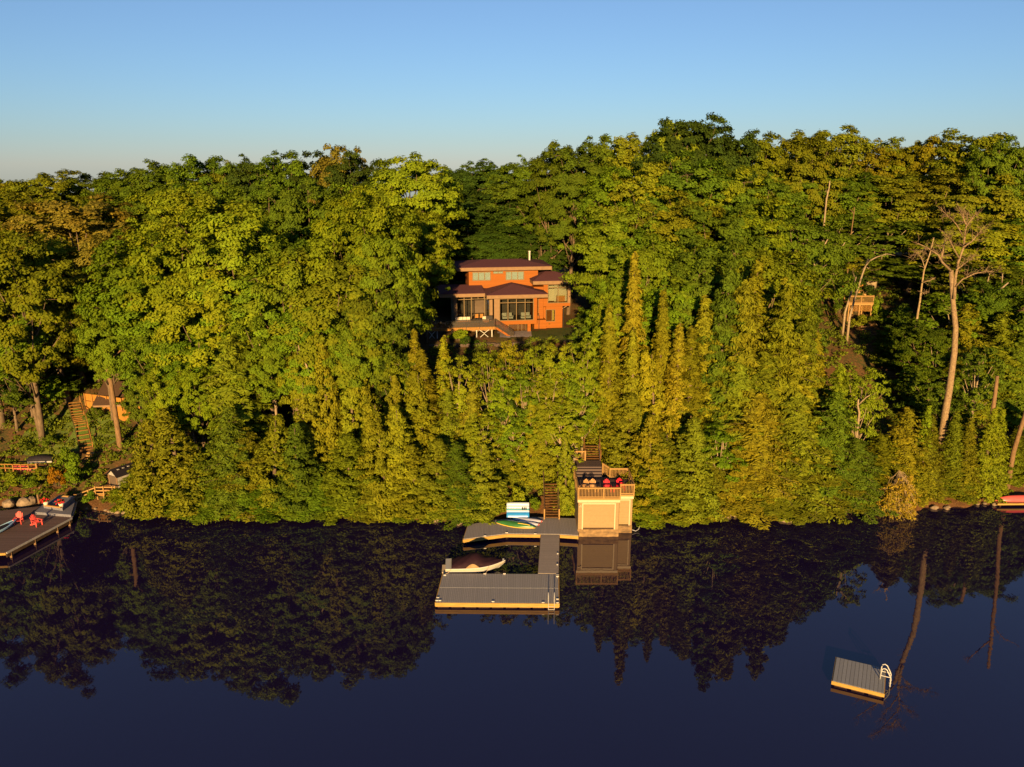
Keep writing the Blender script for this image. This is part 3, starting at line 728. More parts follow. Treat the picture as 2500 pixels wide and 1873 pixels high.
rr = MB().tube([(t * L, -hw(t) - 0.02, sheer(t) - 0.12) for t in [k / 20 for k in range(21)]], 0.045, 6).tube([(t * L, hw(t) + 0.02, sheer(t) - 0.12) for t in [k / 20 for k in range(21)]], 0.045, 6)
rr.build('rub_rail', M['paletrim'], bt, smooth=True)
def peak(t): return 0.06 + 0.78 * math.exp(-((t - 0.50) / 0.17) ** 2) + 0.34 * math.exp(-((t - 0.24) / 0.16) ** 2) + 0.16 * math.exp(-((t - 0.78) / 0.12) ** 2)
rg = []
for i in range(27):
    t = 0.10 + 0.85 * i / 26; h = hw(t) * 0.93; z = sheer(t) + 0.015
    rg.append([(t * L, h * math.cos(a), z - 0.06 + (peak(t) + 0.05) * (math.sin(a) ** 0.8) + 0.025 * math.sin(7 * a + t * 31)) for a in [math.pi * (1 - k / 14) for k in range(15)]])
MB().loft(rg, closed=True).build('cover', M['cover'], bt, smooth=True)
rg = []
for i in range(9):
    t = 0.34 + 0.22 * i / 8; h = hw(t) * 0.985; k = math.sin(math.pi * i / 8)
    rg.append([(t * L, -h, sheer(t) - 0.02), (t * L, -h + 0.02 + 0.10 * k, sheer(t) + 0.02 + 0.33 * k), (t * L, -h + 0.16 + 0.1 * k, sheer(t) + 0.02 + 0.33 * k), (t * L, -h + 0.2, sheer(t) - 0.02)])
MB().loft(rg, closed=True).build('side_panel', M['khaki'], bt)
MB().box(-0.32, 0.02, -0.75, 0.75, 0.18, 0.28).build('swim_platform', M['paletrim'], bt, bevel=0.05)
for lx_, cxp in ((0.5, 1088), (L * .72, 1184)):
    q_ = onz(cxp, 1403, Z2); ang = -rz; dx_, dy_ = q_.x - bt.location.x, q_.y - bt.location.y
    e_ = Vector((dx_ * math.cos(ang) - dy_ * math.sin(ang), dx_ * math.sin(ang) + dy_ * math.cos(ang), Z2 + .06)); b_ = Vector((lx_, -hw(lx_ / L), sheer(lx_ / L)))
    MB().tube([b_, (b_ + e_) / 2 - UP * .12, e_], .025, 5).build('mooring_line', M['paletrim'], bt)
MB().tube([(L * 0.96, -0.12, 1.0), (L * 0.98, 0, 1.04), (L * 0.96, 0.12, 1.0)], 0.03, 6).build('bow_rail', M['steel'], bt)

# ------------------------------------------------------------------ kayaks, boards, float mat
def hull_rings(L, W, Ht, n=18, flip=False, m=9, pw=2.0, rock=0.12):
    rg = []
    for i in range(n + 1):
        t = -1 + 2 * i / n; h = max(0.012, W / 2 * (1 - abs(t) ** pw)); zz = rock * t * t
        r = []
        for k in range(m):
            a = math.pi * k / (m - 1)
            z = Ht * math.sin(a) * (0.35 + 0.65 * (1 - abs(t) ** 3))
            r.append((t * L / 2, -h * math.cos(a), (z if flip else Ht - z) + (zz if not flip else -zz * 0.3)))
        rg.append(r)
    return rg
def place(o_, p, q):
    d = q - p; o_.location = (p + q) / 2; o_.rotation_euler.z = math.atan2(d.y, d.x)
cn = empty('upturned_canoe', (0, 0, 0), 'green upturned canoe with yellow rim on the shore platform', 'canoe')
pa, pb = onz(1211, 1277, Z1), onz(1307, 1290, Z1); place(cn, pa, pb); cn.location.z = Z1 + 0.02
Lc = (pb - pa).length
MB().loft(hull_rings(Lc, 0.95, 0.42, flip=True, rock=0.05), closed=True).build('hull', M['kgreen'], cn, smooth=True)
MB().tube([(t * Lc / 2, -(0.012 + 0.475 * (1 - t * t)), 0.03) for t in [-1 + k / 10 for k in range(21)]], 0.035, 6).tube([(t * Lc / 2, (0.012 + 0.475 * (1 - t * t)), 0.03) for t in [-1 + k / 10 for k in range(21)]], 0.035, 6).build('gunwale', M['kyellow'], cn, smooth=True)
MB().tube([(t * Lc / 2, -0.25 * (1 - t * t), 0.40 * (0.35 + 0.65 * (1 - abs(t) ** 3)) - 0.01) for t in [0.15 + 0.05 * k for k in range(13)]], 0.03, 6).build('keel_strip', M['kyellow'], cn, smooth=True)
for (a0, a1, lb, zz) in (((1252, 1268), (1325, 1274), 'pale lilac paddleboard lying farthest back on the shore platform', 0.0), ((1258, 1276), (1318, 1282), 'pale lilac paddleboard lying beside the green canoe', 0.0)):
    p, q = onz(*a0, Z1), onz(*a1, Z1)
    b = empty('paddleboard', (0, 0, 0), lb, 'paddleboard', 0, 'paddleboards on the platform'); place(b, p, q); b.location.z = Z1 + 0.01
    Lb = (q - p).length
    MB().loft(hull_rings(Lb, 0.78, 0.22, flip=True, pw=3.0, rock=0.0), closed=True).build('board', M['kwhite'], b, smooth=True)
    MB().tube([(t * Lb / 2, -(0.39 * (1 - abs(t) ** 3)), 0.06) for t in [-1 + k / 10 for k in range(21)]], 0.025, 6).build('edge_band', M['vinyl'], b, smooth=True)
    MB().loft([[(Lb / 2 * s - 0.03, y * 0.2, z) for y, z in ((-1, 0.03), (-0.6, 0.1), (0.6, 0.1), (1, 0.03))] for s in (0.90, 0.99)], closed=True).build('nose_tip', M['pink'], b)
p, q = onz(1237, 1267, Z1), onz(1292, 1267, Z1)
fm = empty('float_mat', (p + q) / 2 + Vector((0, 0.15, 0)), 'blue and white inflatable lounge mat leaning against the shore shrubs', 'float mat')
Lm = (q - p).length
def lean(x, s, dz=0): return (x, s * 0.62 - dz * 0.75, 0.05 + s * 0.78 + dz * 0.6)
for i, (s0, s1, mm) in enumerate(((0.0, 0.55, 'blue'), (0.55, 0.78, 'vinyl'), (0.78, 0.93, 'teal'), (0.93, 1.22, 'vinyl'), (1.22, 1.55, 'vinyl'))):
    rg = []
    for k in range(9):
        s = s0 + (s1 - s0) * k / 8; b = 0.14 + 0.07 * math.sin(math.pi * k / 8)
        rg.append([lean(-Lm / 2, s, b * .8), lean(-Lm / 2 + 0.15, s, b), lean(Lm / 2 - 0.15, s, b), lean(Lm / 2, s, b * .8), lean(Lm / 2, s, 0), lean(-Lm / 2, s, 0)])
    MB().loft(rg, closed=True).build('mat_tube', M[mm], fm, smooth=False)
m = MB()
for k in range(3): m.obox(lean(Lm * 0.2 + k * 0.18, 0.9, 0.22), (0.06, 0, 0), (0, 0.1, 0.1), (0, -0.02, 0.02))
m.build('handle', M['darkroof'], fm)

# ------------------------------------------------------------------ swim raft
Z3 = 0.42
r0, r1, r2, r3 = onz(2044.4, 1604, Z3), onz(2163, 1634, Z3), onz(2158, 1693, Z3), onz(2032.5, 1662, Z3)
e1 = (r2 - r3); Lr = e1.length; e1.normalize(); e2 = UP.cross(e1); Wr = ((r0 - r3).dot(e2) + (r1 - r2).dot(e2)) / 2
rf = empty('swim_raft', r3, 'small grey swim raft floating alone on the open water', 'raft', math.atan2(e1.y, e1.x))
MB().box(0, Lr, 0, Wr, -0.05, 0).build('decking', planks('grey_raft_boards', (0.235, 0.235, 0.24), 'X', 0.26, 0.6, 0.1, 0.12, 0.35), rf)
MB().box(-0.05, Lr + 0.05, -0.06, -0.002, -0.27, -0.02).box(-0.05, Lr + 0.05, Wr + 0.002, Wr + 0.06, -0.27, -0.02).box(-0.05, -0.002, 0, Wr, -0.27, -0.02).box(Lr + 0.002, Lr + 0.05, 0, Wr, -0.27, -0.02).build('edge_beam', M['dockwood'], rf)
fb = MB()
for i in range(3): fb.box(0.15 + i * Lr / 3, Lr / 3 - 0.1 + i * Lr / 3, 0.08, Wr - 0.1, -0.75, -0.2)
fb.build('float', M['darkwood'], rf)
ladd = empty('raft_ladder', r3 + e1 * Lr + e2 * (Wr * 0.62), 'white tube ladder with curved handrails on the swim raft', 'ladder', math.atan2(e1.y, e1.x))
for y in (-0.28, 0.28):
    MB().tube([(-0.30, y, 0.0), (-0.28, y, 0.62), (-0.22, y, 0.82), (-0.08, y, 0.88), (0.06, y, 0.80), (0.30, y, 0.36), (0.36, y, 0.2), (0.36, y, -0.95)], 0.038, 8).build('handrail', M['white'], ladd, smooth=True)
    MB().tube([(-0.28, y, 0.28), (0.34, y, 0.28)], 0.03, 8).build('rail_brace', M['white'], ladd)
for k in range(4): MB().box(0.30, 0.42, -0.25, 0.25, 0.06 - k * 0.25, 0.1 - k * 0.25).build('rung', M['white'], ladd)
# ------------------------------------------------------------------ old dock and garden at the left edge
Z4 = 0.75
pl = [onz(px, py, Z4) for px, py in [(-130, 1357), (14.6, 1349), (174, 1264.6), (186, 1226), (-130, 1262)]]
od = empty('old_dock', pl[2], 'old brown boarded dock at the left edge carrying the coral chairs', 'dock')
o = pl[2]
MB().prism([p - o - UP * 0.08 for p in pl], (0, 0, 0.08)).build('decking', M['browndeck'], od)
e = MB(); n = (pl[2] - pl[1]).cross(UP).normalized() * 0.06
e.beam(pl[1] - o + n - UP * .06, pl[2] - o + n - UP * .06, 0.12, 0.16)
n2 = (pl[3] - pl[2]).cross(UP).normalized() * 0.05
e.beam(pl[2] - o + n2 - UP * .06, pl[3] - o + n2 - UP * .06, 0.10, 0.14)
e.build('bumper_strip', M['greywall'], od)
MB().beam(pl[0] - o - UP * .12 + Vector((0, -.06, 0)), pl[1] - o - UP * .12 + Vector((0, -.06, 0)), 0.1, 0.2).build('edge_beam', M['dockwood'], od)
f = MB(); f.beam(pl[1] - o - UP * .32 + n * .2, pl[2] - o - UP * .32 + n * .2, 0.08, 0.34); f.build('side_beam', M['darkwood'], od)
po = MB()
for t in (0.05, 0.4, 0.75, 0.95):
    q = pl[1].lerp(pl[2], t) - o; po.box(q.x - 0.1, q.x + 0.1, q.y + 0.05, q.y + 0.25, -2.4, -0.09)
po.build('piling', M['palebark'], od)

def slab(poly, z0, z1, loc): return MB().prism([Vector((p.x, p.y, z0)) - loc for p in poly], (0, 0, z1 - z0))
sp = [onz(px, py, 1.02) for px, py in [(85, 1250), (148, 1255), (173, 1257), (184, 1221), (106, 1229)]]
sq = [onz(px, py, 1.36) for px, py in [(106, 1233), (152, 1240), (182, 1212), (146, 1208)]]
o = sp[0].copy(); o.z = Z4
cs = empty('carpeted_steps', o, 'grey carpeted steps at the shore end of the brown dock', 'steps')
slab(sp, Z4 + 0.003, 1.02, o).build('step', M['carpet'], cs); slab(sq, 1.023, 1.36, o).build('step', M['carpet'], cs)
for (a0, a1) in (((108, 1235.5), (149, 1241)), ((148, 1212), (168, 1214))):
    p, q = onz(*a0, 1.36), onz(*a1, 1.36)
    b = empty('timber_beam', (p + q) / 2, ('front' if a0[0] < 120 else 'rear') + ' pale timber beam lying on the carpeted steps', 'timber', group='beams on the steps')
    h = (q - p) / 2; MB().beam(-h + UP * .08, h + UP * .08, 0.2, 0.14).build('log', M['railwood'], b, bevel=0.03)
    MB().beam(-h * .8 + UP * .006, -h * .7 + UP * .006, 0.22, 0.012).beam(h * .7 + UP * .006, h * .8 + UP * .006, 0.22, 0.012).build('bearer', M['darkwood'], b)
for px, py, lb in ((113, 1235, 'white pot of red flowers at the left of the carpeted steps'), (150.5, 1238, 'white pot of red flowers on the middle of the carpeted steps')):
    p = onz(px, py, 1.36); random.seed(int(px))
    t = empty('flower_pot', p, lb, 'flower pot', 0, 'flower pots on the steps')
    MB().tube([(0, 0, 0.0), (0, 0, 0.36), (0, 0, 0.42), (0, 0, 0.40)], [0.17, 0.25, 0.27, 0.2], 12).build('pot', M['pot'], t, smooth=True)
    fl, lf = MB(), MB()
    for k in range(70):
        a = random.uniform(0, 6.28); r = random.uniform(0, 0.42); z = 0.45 + random.uniform(0, 0.42) * (1 - r)
        (fl if random.random() < 0.6 else lf).obox((r * math.cos(a) - 0.08, r * math.sin(a), z), Vector((.05, .02, .02)), Vector((-.01, .05, .02)), Vector((0, -.02, .03)))
    fl.build('blossom', M['flower'], t); l = lf.build('foliage', M['leaf'], t); l.color = (.06, .12, .02, 1)
g = 'coral chairs on the brown dock'
pc = adirondack(onz(46, 1278, Z4), 0.25, M['pink'], 'coral slatted chair facing the lake on the brown dock', g)
c = copy_tree(pc); c.location = onz(91, 1283, Z4); c.rotation_euler.z = 1.15; c['label'] = 'coral slatted chair turned sideways beside the carpeted steps'
ky = empty('kayak', (0, 0, 0), 'pale blue kayak with dark cockpit cut by the left edge of the dock', 'kayak')
p, q = onz(-62, 1331, Z4), onz(42, 1279, Z4); place(ky, p, q); ky.location.z = Z4 + 0.02
Lk = (q - p).length
MB().loft(hull_rings(Lk, 0.95, 0.34, pw=2.4, rock=0.14), closed=True).build('hull', M['kblue'], ky, smooth=True)
MB().tube([(t * Lk / 2, s * (0.005 + 0.45 * (1 - abs(t) ** 2.4)), 0.36 + 0.14 * t * t) for s in (1,) for t in [-1 + k / 10 for k in range(21)]], 0.05, 6).tube([(t * Lk / 2, -(0.005 + 0.45 * (1 - abs(t) ** 2.4)), 0.36 + 0.14 * t * t) for t in [-1 + k / 10 for k in range(21)]], 0.05, 6).build('gunwale', M['kblue'], ky, smooth=True)
MB().loft([[(t * Lk / 2, y * 0.36 * math.sqrt(max(0.02, 1 - ((t - 0.2) / 0.42) ** 2)), 0.37 + 0.12 * t * t + 0.02) for y in (-1, -.5, .5, 1)] for t in [-0.2 + 0.08 * k for k in range(11)]], closed=False, caps=False).build('cockpit', M['darkroof'], ky)

bw = empty('boardwalk', ong(50, 1163), 'railed boardwalk with a red canoe stored behind its rails', 'boardwalk', -0.05)
o = bw.location; s = pscale(o)
Wb = 160 / s
MB().box(-Wb + 48 / s, 48 / s, -0.1, 1.6, 0.25, 0.38).build('deck_floor', M['oldwood'], bw)
r = MB()
for z in (0.55, 0.95, 1.38): r.box(-Wb + 48 / s, 48 / s, -0.16, -0.10, z, z + 0.09)
r.build('rail', M['oldwood'], bw)
for k in range(9):
    x = 46 / s - k * 19.5 / s; MB().box(x - 0.05, x + 0.05, -0.22, -0.16, 0.2, 1.5).build('post', M['oldwood'], bw)
for x in (44 / s, 10 / s, -20 / s, -50 / s): MB().box(x - 0.07, x + 0.07, -0.05, 0.09, -1.2, 0.25).build('support_post', M['railwood'], bw)
MB().tube([(50 / s, -0.2, -0.8), (46 / s, -0.15, 1.6)], 0.09, 8).build('corner_post', M['railwood'], bw)
rcn = empty('stored_canoe', o + Vector((-0.1, 0.7, 0.40)), 'red canoe lying behind the boardwalk rails', 'canoe', -0.05)
MB().loft(hull_rings(92 / s, 0.85, 0.6, flip=True, pw=3, rock=0.02), closed=True).build('hull', M['canoe'], rcn, smooth=True)
MB().tube([(t * 46 / s, -(0.02 + 0.42 * (1 - abs(t) ** 3)), 0.03) for t in [-1 + k / 8 for k in range(17)]], 0.03, 6).build('gunwale', M['pot'], rcn)
cvr = empty('covered_boat', ong(103, 1126), 'tarpaulin covered boat behind the boardwalk, coloured dark for shadow', 'boat', 0.1)
MB().loft([[(x, -0.8 * math.sin(a) * h, 0.2 + 0.9 * h * abs(math.cos(a)) ** .7 if 0 else 0.15 + 0.8 * h * math.sin(math.pi * k / 10)) for k, a in enumerate([(-math.pi / 2 + math.pi * k / 10) for k in range(11)])] for x, h in ((-1.6, .25), (-1.3, .5), (-.7, .68), (0, .7), (.7, .62), (1.3, .42), (1.6, .2))], closed=True).build('tarpaulin', M['darkroof'], cvr, smooth=True)  # near-black tarpaulin colour stands in for the shadow on this hump
MB().box(-1.3, 1.3, -0.62, -0.56, 0.02, 0.2).build('gunwale', M['greywall'], cvr)

sh = empty('small_shed', ong(278, 1190), 'small grey shed with dark roof above the railed landing', 'shed', -0.55)
MB().box(-0.75, 0.75, 0.06, 2.2, -0.6, 1.35).build('wall', M['greywall'], sh)
MB().prism([(-0.75, 0.0, 1.36), (0.75, 0.0, 1.36), (0, 0.0, 1.95)], (0, 2.2, 0)).build('gable', M['greywall'], sh)
MB().box(-0.58, 0.58, 0.02, 0.055, 0.05, 1.3).build('door', M['darkint'], sh)  # dark panel stands in for the shade inside the door opening
MB().box(-0.75, -0.6, -0.02, 0.05, -0.6, 1.35).box(0.6, 0.75, -0.02, 0.05, -0.6, 1.35).build('trim', M['trim'], sh)
MB().prism([(-0.95, -0.15, 1.28), (0, -0.15, 2.02), (0.95, -0.15, 1.28), (0.95, -0.15, 1.36), (0, -0.15, 2.11), (-0.95, -0.15, 1.36)], (0, 2.6, 0)).build('roof', M['darkroof'], sh)
vn = MB()
for k in range(3): vn.box(0.3, 0.45, 0.4 + k * 0.6, 0.6 + k * 0.6, 1.92, 2.0)
vn.build('roof_vent', M['greywall'], sh)

lr = empty('railed_landing', ong(262, 1213), 'golden railed landing and ramp in front of the small shed', 'landing')
o = lr.location; s = pscale(o)
def lp_(px, dy, z): return Vector(((px - 262) / s, dy, z))
MB().box(-26 / s, 25 / s, 0.0, 1.3, 0.1, 0.2).build('deck_floor', M['oldwood'], lr)
r = MB()
for z in (0.35, 0.72, 1.1):
    r.beam(lp_(237, -0.05, z), lp_(285, -0.05, z), 0.05, 0.13)
    r.beam(lp_(237, -0.05, z - .02), lp_(188, -0.5, z - 0.75), 0.05, 0.12)
r.build('rail', M['railwood'], lr)
for px, zz, dy in ((285, 1.3, -.1), (278, 1.25, -.1), (256, 1.25, -.1), (236, 1.25, -.1), (220, .9, -.25), (205, .7, -.35), (189, .5, -.5)):
    MB().obox(lp_(px, dy - .02, zz / 2 - 0.4), (0.05, 0, 0), (0, 0.04, 0), (0, 0, zz / 2 + 0.4)).build('post', M['railwood'], lr)
for px in (239, 187, 254): MB().tube([lp_(px + 14, -0.9, -1.9), lp_(px, -0.1, 0.2)], 0.07, 7).build('support_post', M['railwood'], lr)

A, B = ong(212, 1103), ong(181, 986)
gs = empty('garden_stairs', A, 'narrow wooden stairs climbing the left bank to the cottage', 'stairs')
d = B - A; sd = d.cross(UP).normalized() * 0.62
def gz(t): q = A + d * t; return Vector((q.x - A.x, q.y - A.y, ground(q.x, q.y) - A.z + 0.16))
a, st_, hr_ = MB(), MB(), MB(); fw = Vector((d.x, d.y, 0)).normalized()
for i in range(17): a.obox(gz(i / 16) + UP * .03, sd, fw * 0.17, UP * 0.035)
a.build('stair_tread', M['oldwood'], gs)
for i in range(16):
    for k in (-1.04, 1.04): st_.beam(gz(i / 16) + sd * k - UP * .1, gz((i + 1) / 16) + sd * k - UP * .1, 0.06, 0.22)
    hr_.beam(gz(i / 16) + sd * 1.1 + UP * .75, gz((i + 1) / 16) + sd * 1.1 + UP * .75, 0.08, 0.11)
st_.build('stringer', M['darkwood'], gs); hr_.build('handrail', M['oldwood'], gs)
for t in (0.02, .33, .66, .98): MB().obox(gz(t) + sd * 1.1 + UP * .25, (.04, 0, 0), (0, .04, 0), UP * .5).build('post', M['oldwood'], gs)
gl = empty('log_steps', ong(218, 1122), 'three short log steps below the garden stairs', 'steps')
for i in range(3): MB().tube([(-0.45 - i * .08, i * 0.42, 0.05 + i * .2), (0.4 - i * .08, i * 0.42, 0.05 + i * .2)], 0.1, 7).build('log', M['railwood'], gl)

# cottage half hidden in the maples
ca = ong(212, 1002); cb = ong(303, 1034); cc = ong(352, 1010)
zf = at(303, 991, cb.y).z
ct = empty('cottage_deck', (ca.x, ca.y, zf), 'orange boarded cottage deck with skirting half hidden by maples', 'deck')
o = ct.location
def wallseg(p, q, z0a, z0b, z1, nm, mt):
    p, q = Vector((p.x, p.y, 0)), Vector((q.x, q.y, 0)); L = (q - p).length; ang = math.atan2(q.y - p.y, q.x - p.x)
    m = MB().prism([(0, 0, z0a), (L, 0, z0b), (L, 0, z1), (0, 0, z1)], (0, 0.06, 0)); ob = m.build(nm, mt, ct)
    ob.location = p - Vector((o.x, o.y, 0)); ob.rotation_euler.z = ang; return ob
wallseg(ca, cb, ca.z - zf - .3, cb.z - zf - .3, -0.05, 'skirting', M['fence']); wallseg(cb, cc, cb.z - zf - .3, cc.z - zf - .3, -0.05, 'skirting', M['fence'])
wallseg(ca, cb, 0.12, 0.12, 0.95, 'fence_panel', M['fence']); wallseg(cb, cc, 0.12, 0.12, 0.95, 'fence_panel', M['fence'])
MB().prism([Vector((p.x - o.x, p.y - o.y, -0.04)) for p in (ca, cb, cc, Vector((ca.x + 5, ca.y + 5.5, 0)))], (0, 0, 0.08)).build('deck_floor', M['oldwood'], ct)
for t in (0, .2, .4, .6, .8, 1.0):
    p = ca.lerp(cb, t) - o; MB().box(p.x - 0.06, p.x + 0.06, p.y - 0.14, p.y - 0.02, -0.6, 1.0).build('post', M['oldwood'], ct)
cx = Vector((-42.0, 94.5, 4.7))
cg = empty('cottage', cx, 'low brown roofed cottage hidden behind the left maples', 'cottage', 0.12)
MB().box(-7, 6.5, 0, 7, -1.5, 2.7).build('wall', M['oldwood'], cg)
MB().prism([(-7.6, -0.9, 2.55), (7.1, -0.9, 2.55), (7.1, -0.9, 2.75), (-7.6, -0.9, 2.75)], (0, 8.8, 0)).build('fascia', M['trim'], cg)
MB().add([(-7.7, -1, 2.78), (7.2, -1, 2.78), (7.2, 8, 2.78), (-7.7, 8, 2.78), (-7.7, 3.5, 4.5), (7.2, 3.5, 4.5)], [(0, 1, 5, 4), (2, 3, 4, 5), (0, 4, 3), (1, 2, 5), (3, 2, 1, 0)]).build('roof', M['brownroof'], cg)
for x in (-5.8, -2, 2.2): window(x, x + 2.2, 0.6, 2.2, -0.03, (x + 1.1,), (), cg, 0.1)

# boulders along the left shore and stones along the whole waterline
def rock(p, r, seed, lb, grp=None, fl=0.65):
    rnd = random.Random(seed); import bmesh
    bm = bmesh.new(); bmesh.ops.create_icosphere(bm, subdivisions=2, radius=1)
    k1, k2, k3 = (Vector((rnd.uniform(-1, 1), rnd.uniform(-1, 1), rnd.uniform(-1, 1))).normalized() for _ in range(3))
    for v in bm.verts:
        q = v.co.copy(); m = 1
        for k in (k1, k2, k3, -k2): m = min(m, 0.72 / max(0.3, q.dot(k)))
        v.co = Vector((q.x * m * (1.1), q.y * m * 0.9, q.z * m * fl)) * r * (1 + 0.06 * rnd.uniform(-1, 1))
    me = bpy.data.meshes.new('boulder'); bm.to_mesh(me); bm.free(); me.materials.append(M['rock'])
    ob = bpy.data.objects.new('boulder', me); COL.objects.link(ob); ob.location = p; ob.rotation_euler.z = rnd.uniform(0, 6.28)
    return tag(ob, lb, 'boulder', grp)
gb = 'boulders by the brown dock'
for i, (px, py, r, lb) in enumerate(((22, 1238, .62, 'rounded boulder farthest left on the shore behind the brown dock'), (60, 1236, .75, 'pointed boulder in the middle of the shore behind the brown dock'), (76, 1233, .7, 'broad boulder nearest the leaning posts by the carpeted steps'))):
    p = onz(px, py, 0.25); p.z = max(0.6, ground(p.x, p.y) + .3); rock(p, r, i + 3, lb, gb, 0.9)
rock(onz(1917, 1266, 0.1), 0.85, 11, 'lone tan boulder standing in the water off the right shore', None, 0.7)
random.seed(21); gz = 'waterline stones'
for i in range(46):
    if i < 14: px = random.uniform(1735, 1990); py = np.interp(px, [1735, 1860, 1990], [1262, 1254, 1249])
    elif i < 22: px = random.uniform(880, 1125); py = np.interp(px, [880, 1020, 1125], [1258, 1266, 1276])
    elif i < 34: px = random.uniform(190, 330); py = np.interp(px, [190, 330], [1241, 1252])
    elif i < 40: px = random.uniform(2270, 2430); py = np.interp(px, [2270, 2430], [1241, 1230])
    else: px = random.uniform(480, 640); py = 1258
    p = onz(px, py + random.uniform(-3, 3), 0.12)
    rock(p, random.uniform(0.18, 0.42), 100 + i, 'small tan stone lying at the waterline', gz)

for i, (a0, a1, lb) in enumerate((((98, 1240), (91, 1208), 'tall leaning log post behind the left flower pot'), ((103, 1207), (96, 1190), 'upper slanting log post on the bank above the flower pots'), ((39, 1216), (36, 1208), 'short log post above the shore boulders'))):
    p = ong(*a0); q = at(*a1, p.y + 0.5); t = empty('log_post', p, lb, 'post', 0, 'log posts on the left bank')
    MB().tube([(0, 0, -0.4), (q - p) * .5, q - p], [0.11, .10, .09], 8).build('post', M['palebark'], t); MB().tube([q - p, (q - p) * 1.03], [0.1, .05], 8).build('cap', M['railwood'], t)

# ------------------------------------------------------------------ right side: lookout deck, log path, canoe dock
DD = 118
lo = at(2104, 741, DD)
lk = empty('lookout_deck', lo, 'golden wooden lookout deck high on the right slope', 'deck', 0.0)
s = pscale(lo)
def lx(px): return (px - 2104) / s
zg = ground(lo.x, lo.y) - lo.z
MB().box(lx(2072), lx(2131), 0, 2.2, -0.15, 0).build('deck_floor', M['railwood'], lk)
MB().box(lx(2072), lx(2131), -0.08, 0, -0.25, 0.02).build('fascia', M['railwood'], lk)
railing((lx(2072), -0.05, 0), (lx(2131), -0.05, 0), lk, 1.15, M['railwood'], (0, .5, 1), n=22)
for x in (lx(2074), lx(2100), lx(2129)): MB().box(x - .08, x + .08, 0, 0.16, min(zg, -1) - 1.5, -0.15).build('support_post', M['railwood'], lk)
lt = MB()
for k in range(16):
    x0 = lx(2074) + k * (lx(2129) - lx(2074)) / 16
    lt.beam((x0, 0.05, -1.2), (x0 + .45, 0.05, -0.3), 0.02, 0.05).beam((x0 + .45, 0.07, -1.2), (x0, 0.07, -0.3), 0.02, 0.05)
lt.build('lattice', M['oldwood'], lk)
MB().box(lx(2074), lx(2128), 2.2, 5, 0.9, 1.05).box(lx(2074), lx(2128), 2.14, 2.2, 0.7, 1.07).build('upper_floor', M['railwood'], lk)
MB().box(lx(2074), lx(2114), 2.3, 2.36, 1.08, 1.35).build('parapet', M['railwood'], lk)
for x in (2076, 2100, 2122): MB().box(lx(x) - .08, lx(x) + .08, 2.3, 2.45, -2, 0.9).build('support_post', M['railwood'], lk)
bn = empty('high_back_bench', lo + Vector((lx(2119), 3.2, 1.05)), 'golden high backed bench on the upper lookout deck', 'bench')
MB().box(-0.5, 0.5, 0.25, 0.33, 0.1, 1.35).build('backrest', M['fence'], bn); MB().box(-0.5, 0.5, -0.3, 0.25, 0.40, 0.46).build('seat', M['railwood'], bn)
for x in (-.45, .45): MB().box(x - .05, x + .05, -0.3, 0.33, 0, 0.40).box(x - .05, x + .05, -0.3, 0.3, 0.62, 0.67).build('leg', M['railwood'], bn)
adirondack(lo + Vector((lx(2083), 3.4, 1.05)), -0.2, M['red'], 'red slatted chair behind the birches on the lookout deck', 'chairs of the lookout deck')

path = [(2190, 968), (2172, 915), (2150, 860), (2118, 805), (2088, 772)]
P = [ong(*q) for q in path]
def alongpath(t):
    k = min(len(P) - 2, int(t * (len(P) - 1))); return P[k].lerp(P[k + 1], t * (len(P) - 1) - k)
L_, R2_ = [], []
for k in range(25):
    p = alongpath(k / 24); q = alongpath(min(1, k / 24 + .02)) if k < 24 else p + (p - alongpath(.97))
    n = (q - p).cross(UP).normalized(); w_ = 1.0 + 0.25 * math.sin(k * 2.1); L_.append(p - n * w_); R2_.append(p + n * w_)
patch('path', L_ + R2_[::-1], M['bank'], 0.06, 'reddish dirt path climbing to the lookout deck', 0.35)
lg = empty('path_steps', P[0], 'long flight of log steps set in the reddish path', 'steps')
random.seed(4)
for k in range(34):
    p = alongpath(k / 34 + .01); q = alongpath(k / 34 + .03); n = (q - p).cross(UP).normalized()
    z = ground(p.x, p.y) + 0.10; c = Vector((p.x, p.y, z)) - P[0] + n * random.uniform(-.15, .15)
    MB().tube([c - n * .85, c + n * .85 + UP * random.uniform(-.05, .05)], 0.085, 6).build('log', M['palebark'], lg)
tk = empty('red_bucket', ong(2222, 982), 'small red bucket at the foot of the log path', 'bucket')
MB().tube([(0, 0, 0), (0, 0, .45)], [.22, .3], 10).build('body', M['red'], tk); MB().tube([(-.3, 0, .45), (0, 0, .7), (.3, 0, .45)], .02, 6).build('handle', M['steel'], tk)

